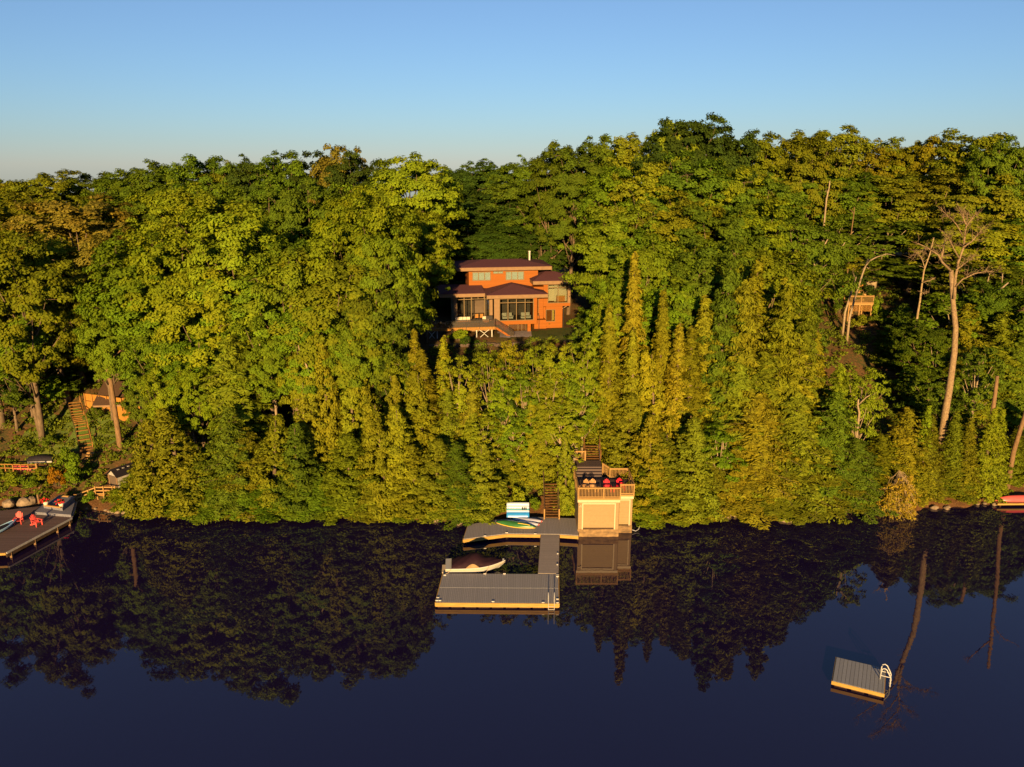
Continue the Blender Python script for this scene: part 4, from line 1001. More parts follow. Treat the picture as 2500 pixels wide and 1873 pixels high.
cd = onz(2436, 1230, 0.35)
cdk = empty('canoe_dock', cd, 'low timber dock carrying a red canoe at the right edge', 'dock', 0.02)
MB().box(0, 9, 0, 1.7, -0.12, 0).build('decking', M['oldwood'], cdk); MB().box(-0.05, 9, -0.08, -0.002, -0.14, 0.04).build('edge_beam', M['dockwood'], cdk)
po = MB()
for x in (0.3, 3, 6): po.box(x, x + .15, 0.1, 0.25, -2, -0.12)
po.build('piling', M['darkwood'], cdk)
cn2 = empty('red_canoe', cd + Vector((2.65, 0.75, 0.02)), 'red upturned canoe on the dock at the right edge', 'canoe', 0.04)
MB().loft(hull_rings(5.2, 1.0, 0.62, flip=True, pw=3.2, rock=0.02), closed=True).build('hull', M['canoe'], cn2, smooth=True)
MB().tube([(t * 2.6, -(0.02 + 0.5 * (1 - abs(t) ** 3.2)), 0.03) for t in [-1 + k / 10 for k in range(21)]], 0.035, 6).tube([(t * 2.6, (0.02 + 0.5 * (1 - abs(t) ** 3.2)), 0.03) for t in [-1 + k / 10 for k in range(21)]], 0.035, 6).build('gunwale', M['darkwood'], cn2)
# ------------------------------------------------------------------ foliage
RNG = np.random.default_rng(3)
def unit(a): return a / np.maximum(1e-6, np.linalg.norm(a, axis=1, keepdims=True))

def leaf_mesh(name, C, N, S, asp, mat, T=None, V=None):
    n = len(C); N = unit(N)
    if T is None: T = RNG.normal(size=(n, 3))
    T = unit(T - N * np.sum(T * N, axis=1, keepdims=True)); B = np.cross(N, T)
    S = S[:, None]
    k = N * S * 0.25
    v = np.stack([C - T * S, C + B * S * asp + k, C + T * S, C - B * S * asp + k], axis=1).reshape(-1, 3)
    me = bpy.data.meshes.new(name)
    me.vertices.add(4 * n); me.vertices.foreach_set('co', v.astype(np.float32).ravel())
    me.loops.add(4 * n); me.loops.foreach_set('vertex_index', np.arange(4 * n, dtype=np.int32))
    me.polygons.add(n); me.polygons.foreach_set('loop_start', np.arange(0, 4 * n, 4, dtype=np.int32))
    me.materials.append(mat); me.update(calc_edges=True)
    a = me.attributes.new('v', 'FLOAT', 'FACE')
    a.data.foreach_set('value', (RNG.random(n) if V is None else V).astype(np.float32))
    return me

def blob(c, r, n, flat=0.75, up=0.45, rand=0.5, leaf=0.3, out=None):
    d = unit(RNG.normal(size=(n, 3))); d[:, 2] = np.where(d[:, 2] < -0.3, -d[:, 2] * 0.6, d[:, 2])
    rr = r * RNG.random(n) ** 0.38 * (1 + 0.25 * RNG.random(n) ** 4)
    C = np.array(c) + d * rr[:, None] * np.array([1, 1, flat])
    N = d * 0.75 + np.array([0, 0, up]) + RNG.normal(size=(n, 3)) * rand
    if out is not None: N += np.array(out) * 0.85
    return C, N, leaf * RNG.uniform(0.7, 1.3, n), np.clip(RNG.normal(0.5, 0.2) * 0.5 + RNG.random(n) * 0.5, 0, 1)

def cat(parts): return [np.concatenate([p[i] for p in parts]) for i in range(4)]

class Variant:
    def __init__(s, trunk, crown, H, R): s.trunk, s.crown, s.H, s.R = trunk, crown, H, R

def trunkmesh(mb, mat):
    me = bpy.data.meshes.new('trunk'); me.from_pydata(mb.v, [], mb.f); me.materials.append(mat); me.update()
    me.polygons.foreach_set('use_smooth', [True] * len(me.polygons)); return me

def broad(seed, H=19, R=5.0, base=0.24, lobes=20, leaf=0.165, per=175, bark='bark', top=0.75, lr=1.9, dome=2.6):
    """maple-like: limbs ending in lobes of leaf clumps under a domed outline"""
    rnd = random.Random(seed); mb = MB()
    bx, by = rnd.uniform(-.5, .5), rnd.uniform(-.5, .5)
    tr = [(0, 0, -0.6), (0.05, 0, H * .12), (bx * .4, by * .4, H * .35), (bx, by, H * .6), (bx * 1.2, by, H * .82)]
    r0 = 0.013 * H + 0.05
    mb.tube(tr, [r0 * 1.25, r0, r0 * .8, r0 * .5, r0 * .12], 7)
    parts = []
    cz = H * (base + 1) / 2; hz_ = H * (1 - base) / 2
    for i in range(lobes):
        zz = 1 - 1.55 * (i + .5) / lobes                      # lobes spread over the dome and its flanks
        a = i * 2.39996 + rnd.uniform(-.3, .3); w_ = math.sqrt(max(0, 1 - zz * zz))
        k = rnd.uniform(.80, 1.10) if i % 5 else rnd.uniform(.35, .6)
        wide = 1.0 if zz > -.1 else 0.95
        c = Vector((bx + (R - lr * .5) * w_ ** .75 * math.cos(a) * k * wide, by + (R - lr * .5) * w_ ** .75 * math.sin(a) * k * wide, cz + (hz_ - lr * .45) * zz * min(1, k + .1)))
        s = min(0.72, max(.2, c.z / H * rnd.uniform(0.55, 0.75))); b0 = Vector((bx * s, by * s, H * s * 0.9))
        mb.tube([b0, b0.lerp(c, .5) + Vector((0, 0, -0.3)), c], [r0 * .38, r0 * .22, r0 * .06], 5)
        L = lr * rnd.uniform(0.8, 1.25)
        for q_ in range(rnd.randint(7, 10)):
            d = Vector((rnd.gauss(0, 1), rnd.gauss(0, 1), rnd.gauss(0, .8))).normalized() * rnd.uniform(.3, 1.0) * L
            q = c + d; cr = rnd.uniform(0.5, 1.0) * lr * 0.5
            if rnd.random() < .25: mb.tube([c, q], [r0 * .07, r0 * .03], 4)
            o_ = Vector((q.x, q.y, (q.z - cz) * .8)).normalized(); parts.append(blob(q, cr, int(per * (cr / .8) ** 2), 0.85, 0.35, 0.5, leaf, o_))
    C, N, S, V = cat(parts)
    return Variant(trunkmesh(mb, M[bark]), leaf_mesh('crown', C, N, S, 0.55, M['leaf'], V=V), H, R)

def cedar(seed, H=11, R=2.1, leaf=0.145):
    rnd = random.Random(seed); mb = MB(); mb.tube([(0, 0, -.6), (0.1, 0, H * .5), (0, 0, H * .97)], [0.2, .13, .02], 6)
    parts = []; n = 175
    ph = rnd.uniform(0, 6); lx_, ly_ = rnd.uniform(-.5, .5), rnd.uniform(-.3, .3)
    for i in range(n):
        t = (i + .5) / n; t = t ** 1.25
        a = i * 2.399 + rnd.uniform(-.4, .4)
        prof = (1 - t) ** 0.72 * min(1, 0.72 + t * 1.6) * (1 + 0.22 * math.sin(a * 2 + ph + t * 9) + 0.12 * math.sin(t * 31 + a))
        r = R * prof * rnd.uniform(.45, 1.02) * (1.16 if rnd.random() < .15 else 1)
        c = (r * math.cos(a) + lx_ * t * t, r * math.sin(a) + ly_ * t * t, 0.15 + H * t * 0.97)
        cr = rnd.uniform(.30, .56) * (1.15 - .6 * t)
        m = int(115 * (cr / .45) ** 2)
        C, N, S, V = blob(c, cr, m, 1.05, 0.25, 0.5, leaf)
        N += np.array([math.cos(a), math.sin(a), 0]) * .5
        parts.append((C, N, S, V))
    C, N, S, V = cat(parts)
    T = np.tile([0, 0, 1.0], (len(C), 1)) + RNG.normal(size=(len(C), 3)) * .6
    return Variant(trunkmesh(mb, M['bark']), leaf_mesh('crown', C, N, S, 0.42, M['needle'], T=T, V=V), H, R)

def tiered(seed, H=15, R=2.6, gap=0.42, nb=8, droop=0.30, leaf=0.23, pw=.85, dens=1.0, lift=0.0, irregular=0.15, bare=0.02, dead=0):
    """spruce / hemlock: whorls of flat sprays along drooping branches"""
    rnd = random.Random(seed); mb = MB(); mb.tube([(0, 0, -.6), (0, 0, H * .5), (0, 0, H * .99)], [0.016 * H + .04, .011 * H, .015], 7)
    parts = []; Ts = []; z = H * bare + 0.2
    while z < H * .985:
        t = z / H; L0 = R * (1 - t) ** pw + 0.12
        for k in range(nb):
            a = rnd.uniform(0, 6.283); L = L0 * rnd.uniform(1 - irregular * 2.6, 1 + irregular)
            dirv = np.array([math.cos(a), math.sin(a), 0.]); side = np.array([-math.sin(a), math.cos(a), 0.])
            zz = z + rnd.uniform(-.5, .5) * gap
            if k % 3 == 0 and L > 1: mb.tube([(0, 0, zz), tuple(dirv * L * .6 + [0, 0, zz - droop * L * .25]), tuple(dirv * L * .95 + [0, 0, zz - droop * L * .5])], [.035, .022, .01], 3)
            n = max(6, int(L * 19 * dens))
            s = RNG.random(n) ** 0.75 * 0.92 + 0.08; w = (RNG.random(n) - .5) * 2
            wid = L * 0.34 * (1 - s) ** .6 + .10
            C = dirv * (s * L)[:, None] + side * (w * wid)[:, None]
            C[:, 2] += zz + lift * L * s - droop * L * s ** 1.6 + 0.12 * L * (s ** 4) + RNG.normal(size=n) * .06 - np.abs(w) * wid * .25
            N = np.array([0, 0, 1.0]) + dirv * 0.75 + RNG.normal(size=(n, 3)) * .45
            T = dirv * 0.8 + side * np.sign(w)[:, None] * 0.75 + RNG.normal(size=(n, 3)) * .2 + np.array([0, 0, -.15])
            parts.append((C, N, leaf * RNG.uniform(.7, 1.35, n), np.clip(0.25 + 0.6 * s * RNG.random(n) + rnd.uniform(-.15, .25), 0, 1))); Ts.append(T)
        z += gap * (0.75 + 0.5 * rnd.random()) * (1 - .45 * t)
    C, N, S, V = cat(parts)
    return Variant(trunkmesh(mb, M['bark']), leaf_mesh('crown', C, N, S, 0.36, M['needle'], T=np.concatenate(Ts), V=V), H, R)

def shrub(seed, H=1.8, R=1.3, leaf=0.10):
    rnd = random.Random(seed); mb = MB(); parts = []
    for k in range(12):
        a = rnd.uniform(0, 6.28); r = R * rnd.uniform(.1, .8); h = H * rnd.uniform(.25, .85) * (1.1 - r / R * .5)
        mb.tube([(0, 0, -.2), (r * math.cos(a) * .6, r * math.sin(a) * .6, h * .6), (r * math.cos(a), r * math.sin(a), h)], [.04, .025, .01], 4)
        parts.append(blob((r * math.cos(a), r * math.sin(a), h), rnd.uniform(.35, .6) * R * .6, 150, .85, .5, .55, leaf))
    C, N, S, V = cat(parts)
    return Variant(trunkmesh(mb, M['bark']), leaf_mesh('crown', C, N, S, .55, M['leaf'], V=V), H, R)

VAR = {
 'maple': [broad(s, H=19, R=5.0, base=b, lobes=lb, dome=dm) for s, b, lb, dm in ((1, .26, 30, 2.6), (2, .32, 28, 3.2), (3, .20, 32, 2.0), (4, .28, 30, 2.4), (5, .42, 26, 3.2), (6, .22, 31, 2.8), (7, .30, 29, 2.2))],
 'low': [broad(s, H=9, R=3.2, base=.10, lobes=16, lr=1.2, leaf=.15, per=150) for s in (31, 32, 33, 34)],
 'birch': [broad(20 + s, H=13, R=2.7, base=.14, lobes=20, leaf=.14, per=150, bark='birchbark', lr=1.1, dome=1.7) for s in range(5)],
 'cedar': [cedar(40 + s, H=11, R=r) for s, r in enumerate((2.1, 1.8, 2.3, 2.0, 2.5))],
 'spruce': [tiered(60 + s, H=15, R=r, gap=.40, nb=8, droop=.28, pw=.9, dens=2.0, leaf=.165) for s, r in enumerate((2.3, 2.6, 2.0, 2.5))],
 'hemlock': [tiered(80 + s, H=15, R=r, gap=.50, nb=7, droop=.26, pw=.62, dens=2.3, irregular=.3, leaf=.185) for s, r in enumerate((4.0, 3.6, 4.4, 3.8, 3.2))],
 'shrub': [shrub(95 + s) for s in range(4)],
}
VAR['high'] = [VAR['maple'][4]]
COLS = {'y': (0.158, 0.196, 0.013), 'g': (0.112, 0.172, 0.013), 'd': (0.085, 0.13, 0.013), 'o': (0.142, 0.162, 0.013), 'b': (0.15, 0.128, 0.022), 'a': (0.2, 0.19, 0.014), 'k': (0.038, 0.066, 0.011), 'r': (0.25, 0.115, 0.012), 'n': (0.172, 0.172, 0.013)}  # deep green is darkened to stand in for shade behind the house
CN = {'y': 'yellow-green', 'g': 'bright green', 'd': 'dark green', 'o': 'olive', 'b': 'brownish', 'a': 'golden', 'k': 'deep green', 'r': 'orange', 'n': 'bronze-green'}
used = {}
TREES = []
def put(kind, x, y, h, rad, ck, label, group=None, sink=0.0, bark=None, seed=None, vi=None):
    vs = VAR[kind]; rnd = random.Random(seed if seed is not None else int(x * 131 + y * 17))
    v = vs[rnd.randrange(len(vs)) if vi is None else vi]
    nm = {'maple': 'maple_tree', 'high': 'maple_tree', 'low': 'maple_sapling', 'birch': 'birch_tree', 'cedar': 'cedar_tree', 'spruce': 'spruce_tree', 'hemlock': 'hemlock_tree', 'shrub': 'shrub'}[kind]
    t = empty(nm, (x, y, ground(x, y) - 0.1 - sink), label, 'shrub' if kind == 'shrub' else 'tree', rnd.uniform(0, 6.28), group)
    sz = h / v.H; sr = rad / v.R
    t.scale = (sr, sr, sz)
    if kind != 'shrub': t.rotation_euler = (rnd.gauss(0, .035), rnd.gauss(0, .035), t.rotation_euler.z)
    a = bpy.data.objects.new('stem' if kind == 'shrub' else 'trunk', v.trunk); b = bpy.data.objects.new('foliage' if kind == 'shrub' else 'crown', v.crown)
    for q in (a, b): COL.objects.link(q); q.parent = t
    c = COLS[ck]; g_ = rnd.uniform(.82, 1.20); j = [g_ * rnd.uniform(.93, 1.07) for _ in range(3)]
    b.color = (c[0] * j[0], c[1] * j[1], c[2] * j[2], 1)
    TREES.append(t); return t

ORD = ['first', 'second', 'third', 'fourth', 'fifth', 'sixth', 'seventh', 'eighth', 'ninth', 'tenth', 'eleventh', 'twelfth', 'thirteenth', 'fourteenth', 'fifteenth',
       'sixteenth', 'seventeenth', 'eighteenth', 'nineteenth', 'twentieth']
KN = {'high': 'maple', 'low': 'sapling', 'maple': 'maple', 'birch': 'birch', 'cedar': 'cedar', 'spruce': 'spruce', 'hemlock': 'hemlock'}

def row(where, group, kind, items, ds=1.0, wf=1.3, keep=None, shoreline=False, near=None):
    """items: (px, y of the top, D, width in px, colour[, kind[, label]])"""
    lst = []
    for it in items:
        px, ty, D, w, ck = it[:5]; D = D if keep and keep[0] < px < keep[1] else D * ds
        if near: D = near[0] + (D - 80) * near[1]
        if shoreline and D < 81.5: D = max(D - 2.0, shore(at(px, ty, 78).x) + (0.8 if px < 1720 else 2.0 if px < 2260 else 2.6))
        kd = it[5] if len(it) > 5 and it[5] else kind; lb = it[6] if len(it) > 6 else None
        lst.append((px, ty, D, w, ck, kd, lb))
    lst.sort(key=lambda q: q[0])
    cnt = {}
    for px, ty, D, w, ck, kd, lb in lst:
        p = at(px, ty, D); h = p.z - ground(p.x, D)
        if h < 2.2: h = 2.2
        s = pscale(p)
        if not lb:
            k = (ck, kd); cnt[k] = cnt.get(k, 0) + 1
            tot = sum(1 for q in lst if (q[4], q[5]) == k and not q[6])
            if tot == 1: lb = f'only {CN[ck]} {KN[kd]} {where}'
            elif cnt[k] == 1: lb = f'leftmost {CN[ck]} {KN[kd]} {where}'
            elif cnt[k] == tot: lb = f'rightmost {CN[ck]} {KN[kd]} {where}'
            else: lb = f'{ORD[cnt[k] - 1]} {CN[ck]} {KN[kd]} from left {where}'
        put(kd, p.x, D, h * 1.02, w / s / 2 * (wf if kd in ('maple', 'high') else 1.35 if kd in ('cedar', 'hemlock') else 1.25), ck, lb, group)

m, b, c, sp_, hm = 'maple', 'birch', 'cedar', 'spruce', 'hemlock'
row('on the skyline left of the house', 'skyline maples left of the house', m, [
 (-45, 440, 152, 150, 'd'), (30, 446, 152, 110, 'o'), (106, 428, 150, 150, 'o'), (212, 428, 155, 130, 'd'), (287, 431, 150, 120, 'd'), (357, 403, 150, 115, 'd'), (440, 412, 152, 120, 'd'),
 (500, 391, 148, 130, 'd'), (570, 406, 150, 110, 'o'), (625, 387, 145, 110, 'k'), (700, 383, 140, 130, 'd'), (785, 374, 140, 120, 'k'), (838, 362, 138, 110, 'b', None, 'rosy brown thin crowned maple, highest on the skyline left of the house'), (900, 382, 135, 110, 'k'), (1000, 386, 122, 170, 'y', None, 'big rounded yellow-green maple on the skyline nearest the dark gap'),
 (1110, 412, 168, 110, 'd'), (1165, 404, 160, 120, 'k'), (1225, 396, 160, 120, 'd'), (1285, 388, 156, 90, 'd'), (-150, 450, 150, 150, 'd')], wf=1.45)
row('on the skyline right of the house', 'skyline maples right of the house', m, [
 (1340, 362, 140, 110, 'd'), (1395, 348, 138, 120, 'd'), (1480, 346, 140, 130, 'd'), (1552, 343, 140, 120, 'o'), (1622, 314, 132, 110, 'o'), (1680, 292, 130, 150, 'k', None, 'tallest deep green maple on the skyline, right of the house'), (1755, 303, 130, 130, 'k'), (1830, 335, 134, 130, 'o'),
 (1900, 350, 136, 110, 'o'), (1965, 335, 132, 120, 'o'), (2035, 320, 142, 150, 'o'), (2110, 350, 144, 110, 'n'), (2180, 348, 144, 110, 'o'), (2240, 349, 142, 90, 'n'), (2300, 343, 140, 110, 'n'), (2362, 330, 136, 150, 'o', None, 'dome shaped olive maple on the skyline near the right edge'), (2430, 345, 128, 110, 'd'), (2500, 355, 130, 120, 'd'), (2580, 350, 130, 130, 'd')], wf=1.45)
row('in the second row below the left skyline', 'maples below the left skyline', m, [
 (50, 480, 130, 200, 'o'), (180, 490, 126, 210, 'b', None, 'dull brown broad maple below the left skyline'), (330, 468, 132, 160, 'd'), (430, 455, 130, 160, 'y'), (540, 475, 124, 180, 'y'), (650, 455, 128, 150, 'd'), (745, 440, 126, 150, 'd'), (820, 455, 124, 130, 'g'), (890, 470, 120, 150, 'y'), (-80, 500, 128, 180, 'o')], ds=.93, wf=1.45)
row('in the shade-coloured hollow behind the house', 'trees in the shade-coloured hollow', m, [
 (1105, 455, 152, 150, 'k'), (1180, 462, 150, 160, 'k'), (1255, 442, 150, 140, 'd'), (1150, 530, 145, 150, 'k'), (1230, 540, 145, 150, 'k'), (1090, 545, 143, 120, 'k'), (1310, 540, 143, 110, 'k'), (1190, 590, 142, 150, 'k', hm), (1280, 600, 142, 120, 'k', hm), (1100, 560, 143, 150, 'k', hm), (1240, 500, 145, 140, 'k', hm), (1150, 480, 147, 150, 'k', hm)])  # darkened green and added hemlocks stand in for the cast shade here
row('on the left slope under the brown maple', 'maples on the left slope', m, [
 (-70, 590, 106, 190, 'd'), (25, 575, 104, 180, 'o'), (110, 590, 111, 190, 'o'), (225, 580, 111, 160, 'b'), (318, 583, 105, 190, 'g', None, 'green maple with forked bare trunk showing, middle of the left slope'), (440, 560, 108, 190, 'y'), (580, 520, 106, 210, 'y', None, 'tallest bright yellow-green maple on the left slope'), (690, 570, 107, 180, 'd')], ds=.87, wf=1.4)
row('in the tall stand left of the house', 'tall maples left of the house', m, [
 (800, 530, 101, 200, 'y'), (905, 490, 103, 180, 'y'), (1005, 518, 121, 140, 'y', 'high'), (800, 620, 95, 230, 'o'), (885, 650, 95, 160, 'd'), (920, 575, 97, 150, 'g', 'high'), (700, 620, 95, 200, 'g'), (600, 650, 95, 210, 'g')], ds=.95, wf=1.3)
row('low on the left slope above the cottage', 'maples above the cottage', m, [
 (30, 680, 101, 200, 'o'), (150, 700, 110, 190, 'g'), (255, 715, 109, 160, 'g'), (370, 665, 99, 200, 'g'), (480, 650, 97, 200, 'y'), (20, 760, 106, 180, 'd'), (180, 760, 108, 170, 'd')], ds=.93, wf=1.35)
p = at(1036, 588, 117); put('high', p.x, 117, p.z - ground(p.x, 117), 4.0, 'g', 'high crowned maple reaching over the left end of the house')
for px, ty, D, lb in ((246, 800, 92.6, 'high crowned maple over the cottage deck, left of its twin'), (322, 815, 92.8, 'high crowned maple over the cottage deck, right of its twin')):
    p = at(px, ty, D); put('high', p.x, D, p.z - ground(p.x, D), 2.9, 'g', lb)
p = ong(97, 1052); top = at(60, 740, p.y)
put(m, p.x, p.y, top.z - p.z, 4.6, 'g', 'broad green maple with pale trunk standing on the grassy bank', seed=3)
put(m, p.x - 5, p.y + 4, 13.5, 4.2, 'd', 'dark green maple behind the broad one on the grassy bank', seed=5)
row('around the cottage roof', 'maples around the cottage', m, [
 (372, 800, 87, 170, 'g'), (450, 830, 87, 160, 'g'), (395, 905, 83.5, 100, 'y', None, 'small lime maple in front of the cottage roof'), (480, 890, 84.5, 110, 'y'), (348, 890, 86, 100, 'd')], wf=1.1)
row('on the bank beside the garden stairs', 'saplings on the left bank', 'low', [
 (15, 885, 91, 110, 'd'), (122, 905, 95.5, 90, 'g'), (158, 905, 97, 70, 'd'), (60, 900, 93.5, 90, 'k')], wf=1.1)
row('low under the big maples above the garden', 'young maples above the garden', m, [
 (-30, 850, 96, 140, 'd'), (30, 845, 98, 130, 'g'), (105, 835, 99, 140, 'd'), (172, 850, 100, 110, 'g'), (228, 835, 101, 110, 'd'), (275, 830, 101, 110, 'g')], wf=1.15)
row('in the middle of the slope left of the house', 'mixed trees left of the house', m, [
 (560, 820, 88, 200, 'o', hm), (650, 770, 92, 180, 'g'), (745, 760, 91, 180, 'g'), (850, 780, 92, 150, 'g'), (915, 810, 96, 100, 'd'), (760, 860, 88, 120, 'y'), (870, 800, 89, 90, 'n', c), (960, 850, 92, 70, 'k'), (1000, 870, 90, 60, 'd')], wf=1.15, near=(81, .55))
row('along the waterline left of the boathouse', 'shoreline cedars left of the boathouse', c, [
 (350, 1030, 80.5, 130, 'o'), (425, 1000, 81, 140, 'o'), (475, 1090, 79.3, 110, 'o'), (545, 1000, 81, 150, 'd', hm), (600, 1050, 80, 130, 'o', hm), (655, 1020, 80.5, 120, 'o'), (720, 1040, 80, 120, 'd'), (787, 834, 84.5, 95, 'n', None, 'tallest bronze cedar left of the boathouse, tapering to a point'), (735, 930, 83, 100, 'n'),
 (850, 1060, 79.8, 140, 'o'), (860, 900, 84, 90, 'o'), (932, 978, 80.5, 110, 'n'), (981, 995, 80.2, 100, 'n'), (1010, 1090, 79, 130, 'o'), (1063, 1072, 79.3, 120, 'o'), (1120, 1080, 79.5, 120, 'd', hm), (1180, 1090, 79.5, 110, 'o'), (1237, 1058, 83, 110, 'o'), (1288, 1090, 82.2, 66, 'o'), (1387, 1070, 79.6, 52, 'o', None, 'narrow olive cedar between the shore stairs and the boathouse')], shoreline=True)
row('in the young stand below the house', 'young trees below the house', b, [
 (1014, 806, 98, 88, 'a', sp_, 'small golden spruce farthest left below the house deck'), (1080, 819, 99, 90, 'a', sp_, 'small golden spruce directly below the house deck'), (1053, 850, 92, 100, 'n', sp_), (1026, 912, 86, 100, 'n', c), (972, 876, 92, 75, 'y'), (1110, 866, 92, 80, 'y'), (1189, 843, 93, 85, 'y'),
 (1249, 829, 93, 75, 'a'), (1306, 838, 92, 70, 'y'), (1355, 834, 93, 70, 'y'), (1430, 814, 94, 80, 'y'), (1215, 890, 89, 90, 'y'), (1275, 895, 89, 90, 'g'), (1340, 900, 88, 90, 'y'), (1145, 930, 87, 80, 'n', hm), (1090, 950, 86, 90, 'o', hm), (1192, 1000, 84, 90, 'y'), (1250, 985, 84.5, 90, 'g'),
 (1297, 979, 85, 80, 'n', c), (1373, 965, 85.5, 110, 'y', None, 'leafy birch with pale forked trunk above the shore stairs'), (1410, 920, 89, 90, 'g'), (1330, 1010, 84, 80, 'o', c), (1150, 1010, 83, 80, 'o', c), (1385, 870, 90, 80, 'y'), (960, 920, 87, 70, 'n', c), (1230, 930, 88, 60, 'k')], near=(81, .30))
row('beside and right of the boathouse', 'shoreline conifers right of the boathouse', c, [
 (1590, 1020, 78.8, 130, 'n'), (1535, 960, 83, 130, 'o'), (1480, 930, 87, 120, 'o'), (1640, 1060, 79, 140, 'o'), (1695, 1020, 80, 120, 'o'), (1590, 1150, 76.6, 130, 'y', None, 'low spreading yellow-green cedar touching the water beside the boathouse'), (1665, 1150, 77.2, 110, 'o'), (1740, 1110, 78.5, 120, 'o', hm),
 (1503, 875, 90, 90, 'y', b), (1548, 872, 90, 60, 'g', b), (1445, 880, 91, 70, 'g', b), (1760, 1035, 81, 110, 'g', b), (1793, 955, 84, 90, 'g', b), (1655, 1035, 82.5, 80, 'o')], shoreline=True)
row('in the pointed conifers right of the house', 'pointed conifers right of the house', sp_, [
 (1567, 620, 99, 105, 'a', None, 'tallest slender spruce right of the house'), (1500, 742, 97, 110, 'n'), (1626, 706, 98, 92, 'n', None, 'needle thin bronze spruce right of the tallest one'), (1660, 790, 90, 110, 'a'), (1610, 860, 89, 110, 'n', c), (1742, 722, 95, 150, 'n'), (1700, 800, 90, 130, 'n'), (1830, 640, 97, 140, 'n'), (1935, 690, 97, 130, 'n'), (1555, 800, 93, 100, 'n')], near=(80.6, .30))
row('in the dense hemlock mass right of centre', 'hemlocks right of centre', hm, [
 (1765, 640, 89, 150, 'd'), (1840, 690, 88, 180, 'o'), (1915, 700, 89, 170, 'o'), (1985, 752, 93, 130, 'o'), (2022, 812, 92, 100, 'n', sp_), (1800, 870, 87, 190, 'o'), (1890, 860, 87, 190, 'o'), (1965, 850, 89, 170, 'n'), (2050, 890, 88, 110, 'y'), (1850, 960, 82, 190, 'n'), (1950, 960, 82, 200, 'o'), (2035, 960, 83, 150, 'd'),
 (1830, 1080, 79.5, 190, 'n'), (1915, 1090, 79.2, 190, 'o'), (2010, 1080, 79.8, 170, 'o'), (2090, 1070, 80.5, 160, 'd'), (1880, 1170, 77.6, 150, 'y'), (2060, 1150, 78.2, 130, 'o'), (2105, 900, 88.5, 90, 'y', b, 'pale leafed birch with forked white trunk amid the hemlocks')], shoreline=True, near=(79.5, .55))
row('on the lower right shore', 'conifers on the lower right shore', sp_, [
 (2212, 993, 82, 110, 'a', hm), (2264, 993, 83, 80, 'y'), (2290, 1020, 82, 80, 'o'), (2340, 1007, 82.5, 85, 'o'), (2372, 1020, 82, 80, 'n'), (2425, 995, 82.5, 95, 'y'), (2450, 1002, 83, 75, 'y'), (2500, 1050, 86, 100, 'o'), (2565, 1000, 87, 100, 'o'), (2165, 1060, 81.6, 130, 'n', hm), (2262, 1090, 81.6, 100, 'n', hm), (2330, 1120, 77.6, 100, 'o', c), (2390, 1100, 84, 100, 'o', c), (2460, 1090, 85.5, 110, 'o', c), (2540, 1080, 86, 120, 'o', c)], shoreline=True)
row('filling the slope around the bare pine', 'maples around the bare pine', m, [
 (2352, 705, 104, 140, 'g', b), (2445, 690, 103, 150, 'd'), (2300, 812, 98, 90, 'g', b), (2520, 720, 100, 140, 'd'), (2400, 840, 92, 90, 'd', b)], wf=1.2)
row('behind the log path and bare pine', 'trees behind the log path', hm, [
 (2262, 792, 100, 120, 'd', m), (2225, 880, 98, 80, 'g', b), (2275, 890, 96, 90, 'g', b), (2380, 745, 100, 140, 'n'), (2450, 760, 98, 150, 'o'), (2530, 740, 98, 150, 'd'), (2205, 740, 112, 80, 'd'), (2175, 800, 108, 60, 'd'), (2335, 850, 95, 90, 'o', sp_)])
row('on the right hillside, upper tier', 'maples of the upper right hillside', m, [
 (1330, 440, 160, 130, 'd'), (1395, 425, 158, 150, 'g'), (1500, 415, 132, 150, 'g'), (1590, 412, 127, 150, 'o'), (1685, 385, 125, 180, 'd'), (1790, 405, 125, 160, 'y'), (1880, 435, 123, 150, 'd'), (1990, 405, 135, 170, 'd'), (2090, 420, 137, 160, 'd'), (2190, 432, 136, 170, 'o'), (2290, 425, 133, 170, 'o'), (2395, 425, 129, 170, 'o'), (2485, 440, 128, 160, 'd'), (2580, 440, 128, 150, 'd')], ds=.92, wf=1.4, keep=(1960, 2700))
row('on the right hillside, middle tier', 'maples of the middle right hillside', m, [
 (1345, 520, 166, 120, 'n'), (1400, 510, 164, 120, 'g'), (1540, 505, 119, 140, 'd'), (1545, 500, 118, 170, 'g'), (1640, 485, 117, 180, 'o'), (1750, 500, 116, 190, 'd'), (1850, 500, 116, 170, 'y'), (1945, 525, 118, 160, 'd'), (2050, 520, 132, 170, 'd', b), (2150, 520, 131, 170, 'd', b), (2265, 525, 134, 180, 'd'), (2375, 535, 119, 200, 'n'), (2480, 545, 118, 180, 'd'), (2570, 560, 117, 170, 'd')], ds=.91, wf=1.4, keep=(2030, 2700))
row('on the right hillside, lower tier', 'maples of the lower right hillside', m, [
 (1415, 600, 170, 90, 'd'), (1540, 560, 113, 130, 'g'), (1570, 590, 110, 160, 'g'), (1660, 580, 109, 180, 'g', b), (1760, 600, 107, 190, 'd'), (1860, 610, 107, 190, 'o'), (1950, 630, 108, 150, 'd', hm), (2040, 600, 130, 110, 'n', b), (2130, 620, 131, 120, 'o', b), (2225, 625, 128, 170, 'd'), (2310, 640, 127, 170, 'd'), (2400, 630, 109, 190, 'o', b), (2495, 650, 109, 170, 'd'), (1478, 690, 116, 70, 'g'), (1500, 730, 104, 90, 'y'), (1640, 700, 104, 140, 'g'), (1710, 690, 103, 120, 'd')], ds=.89, wf=1.35, keep=(2020, 2700))

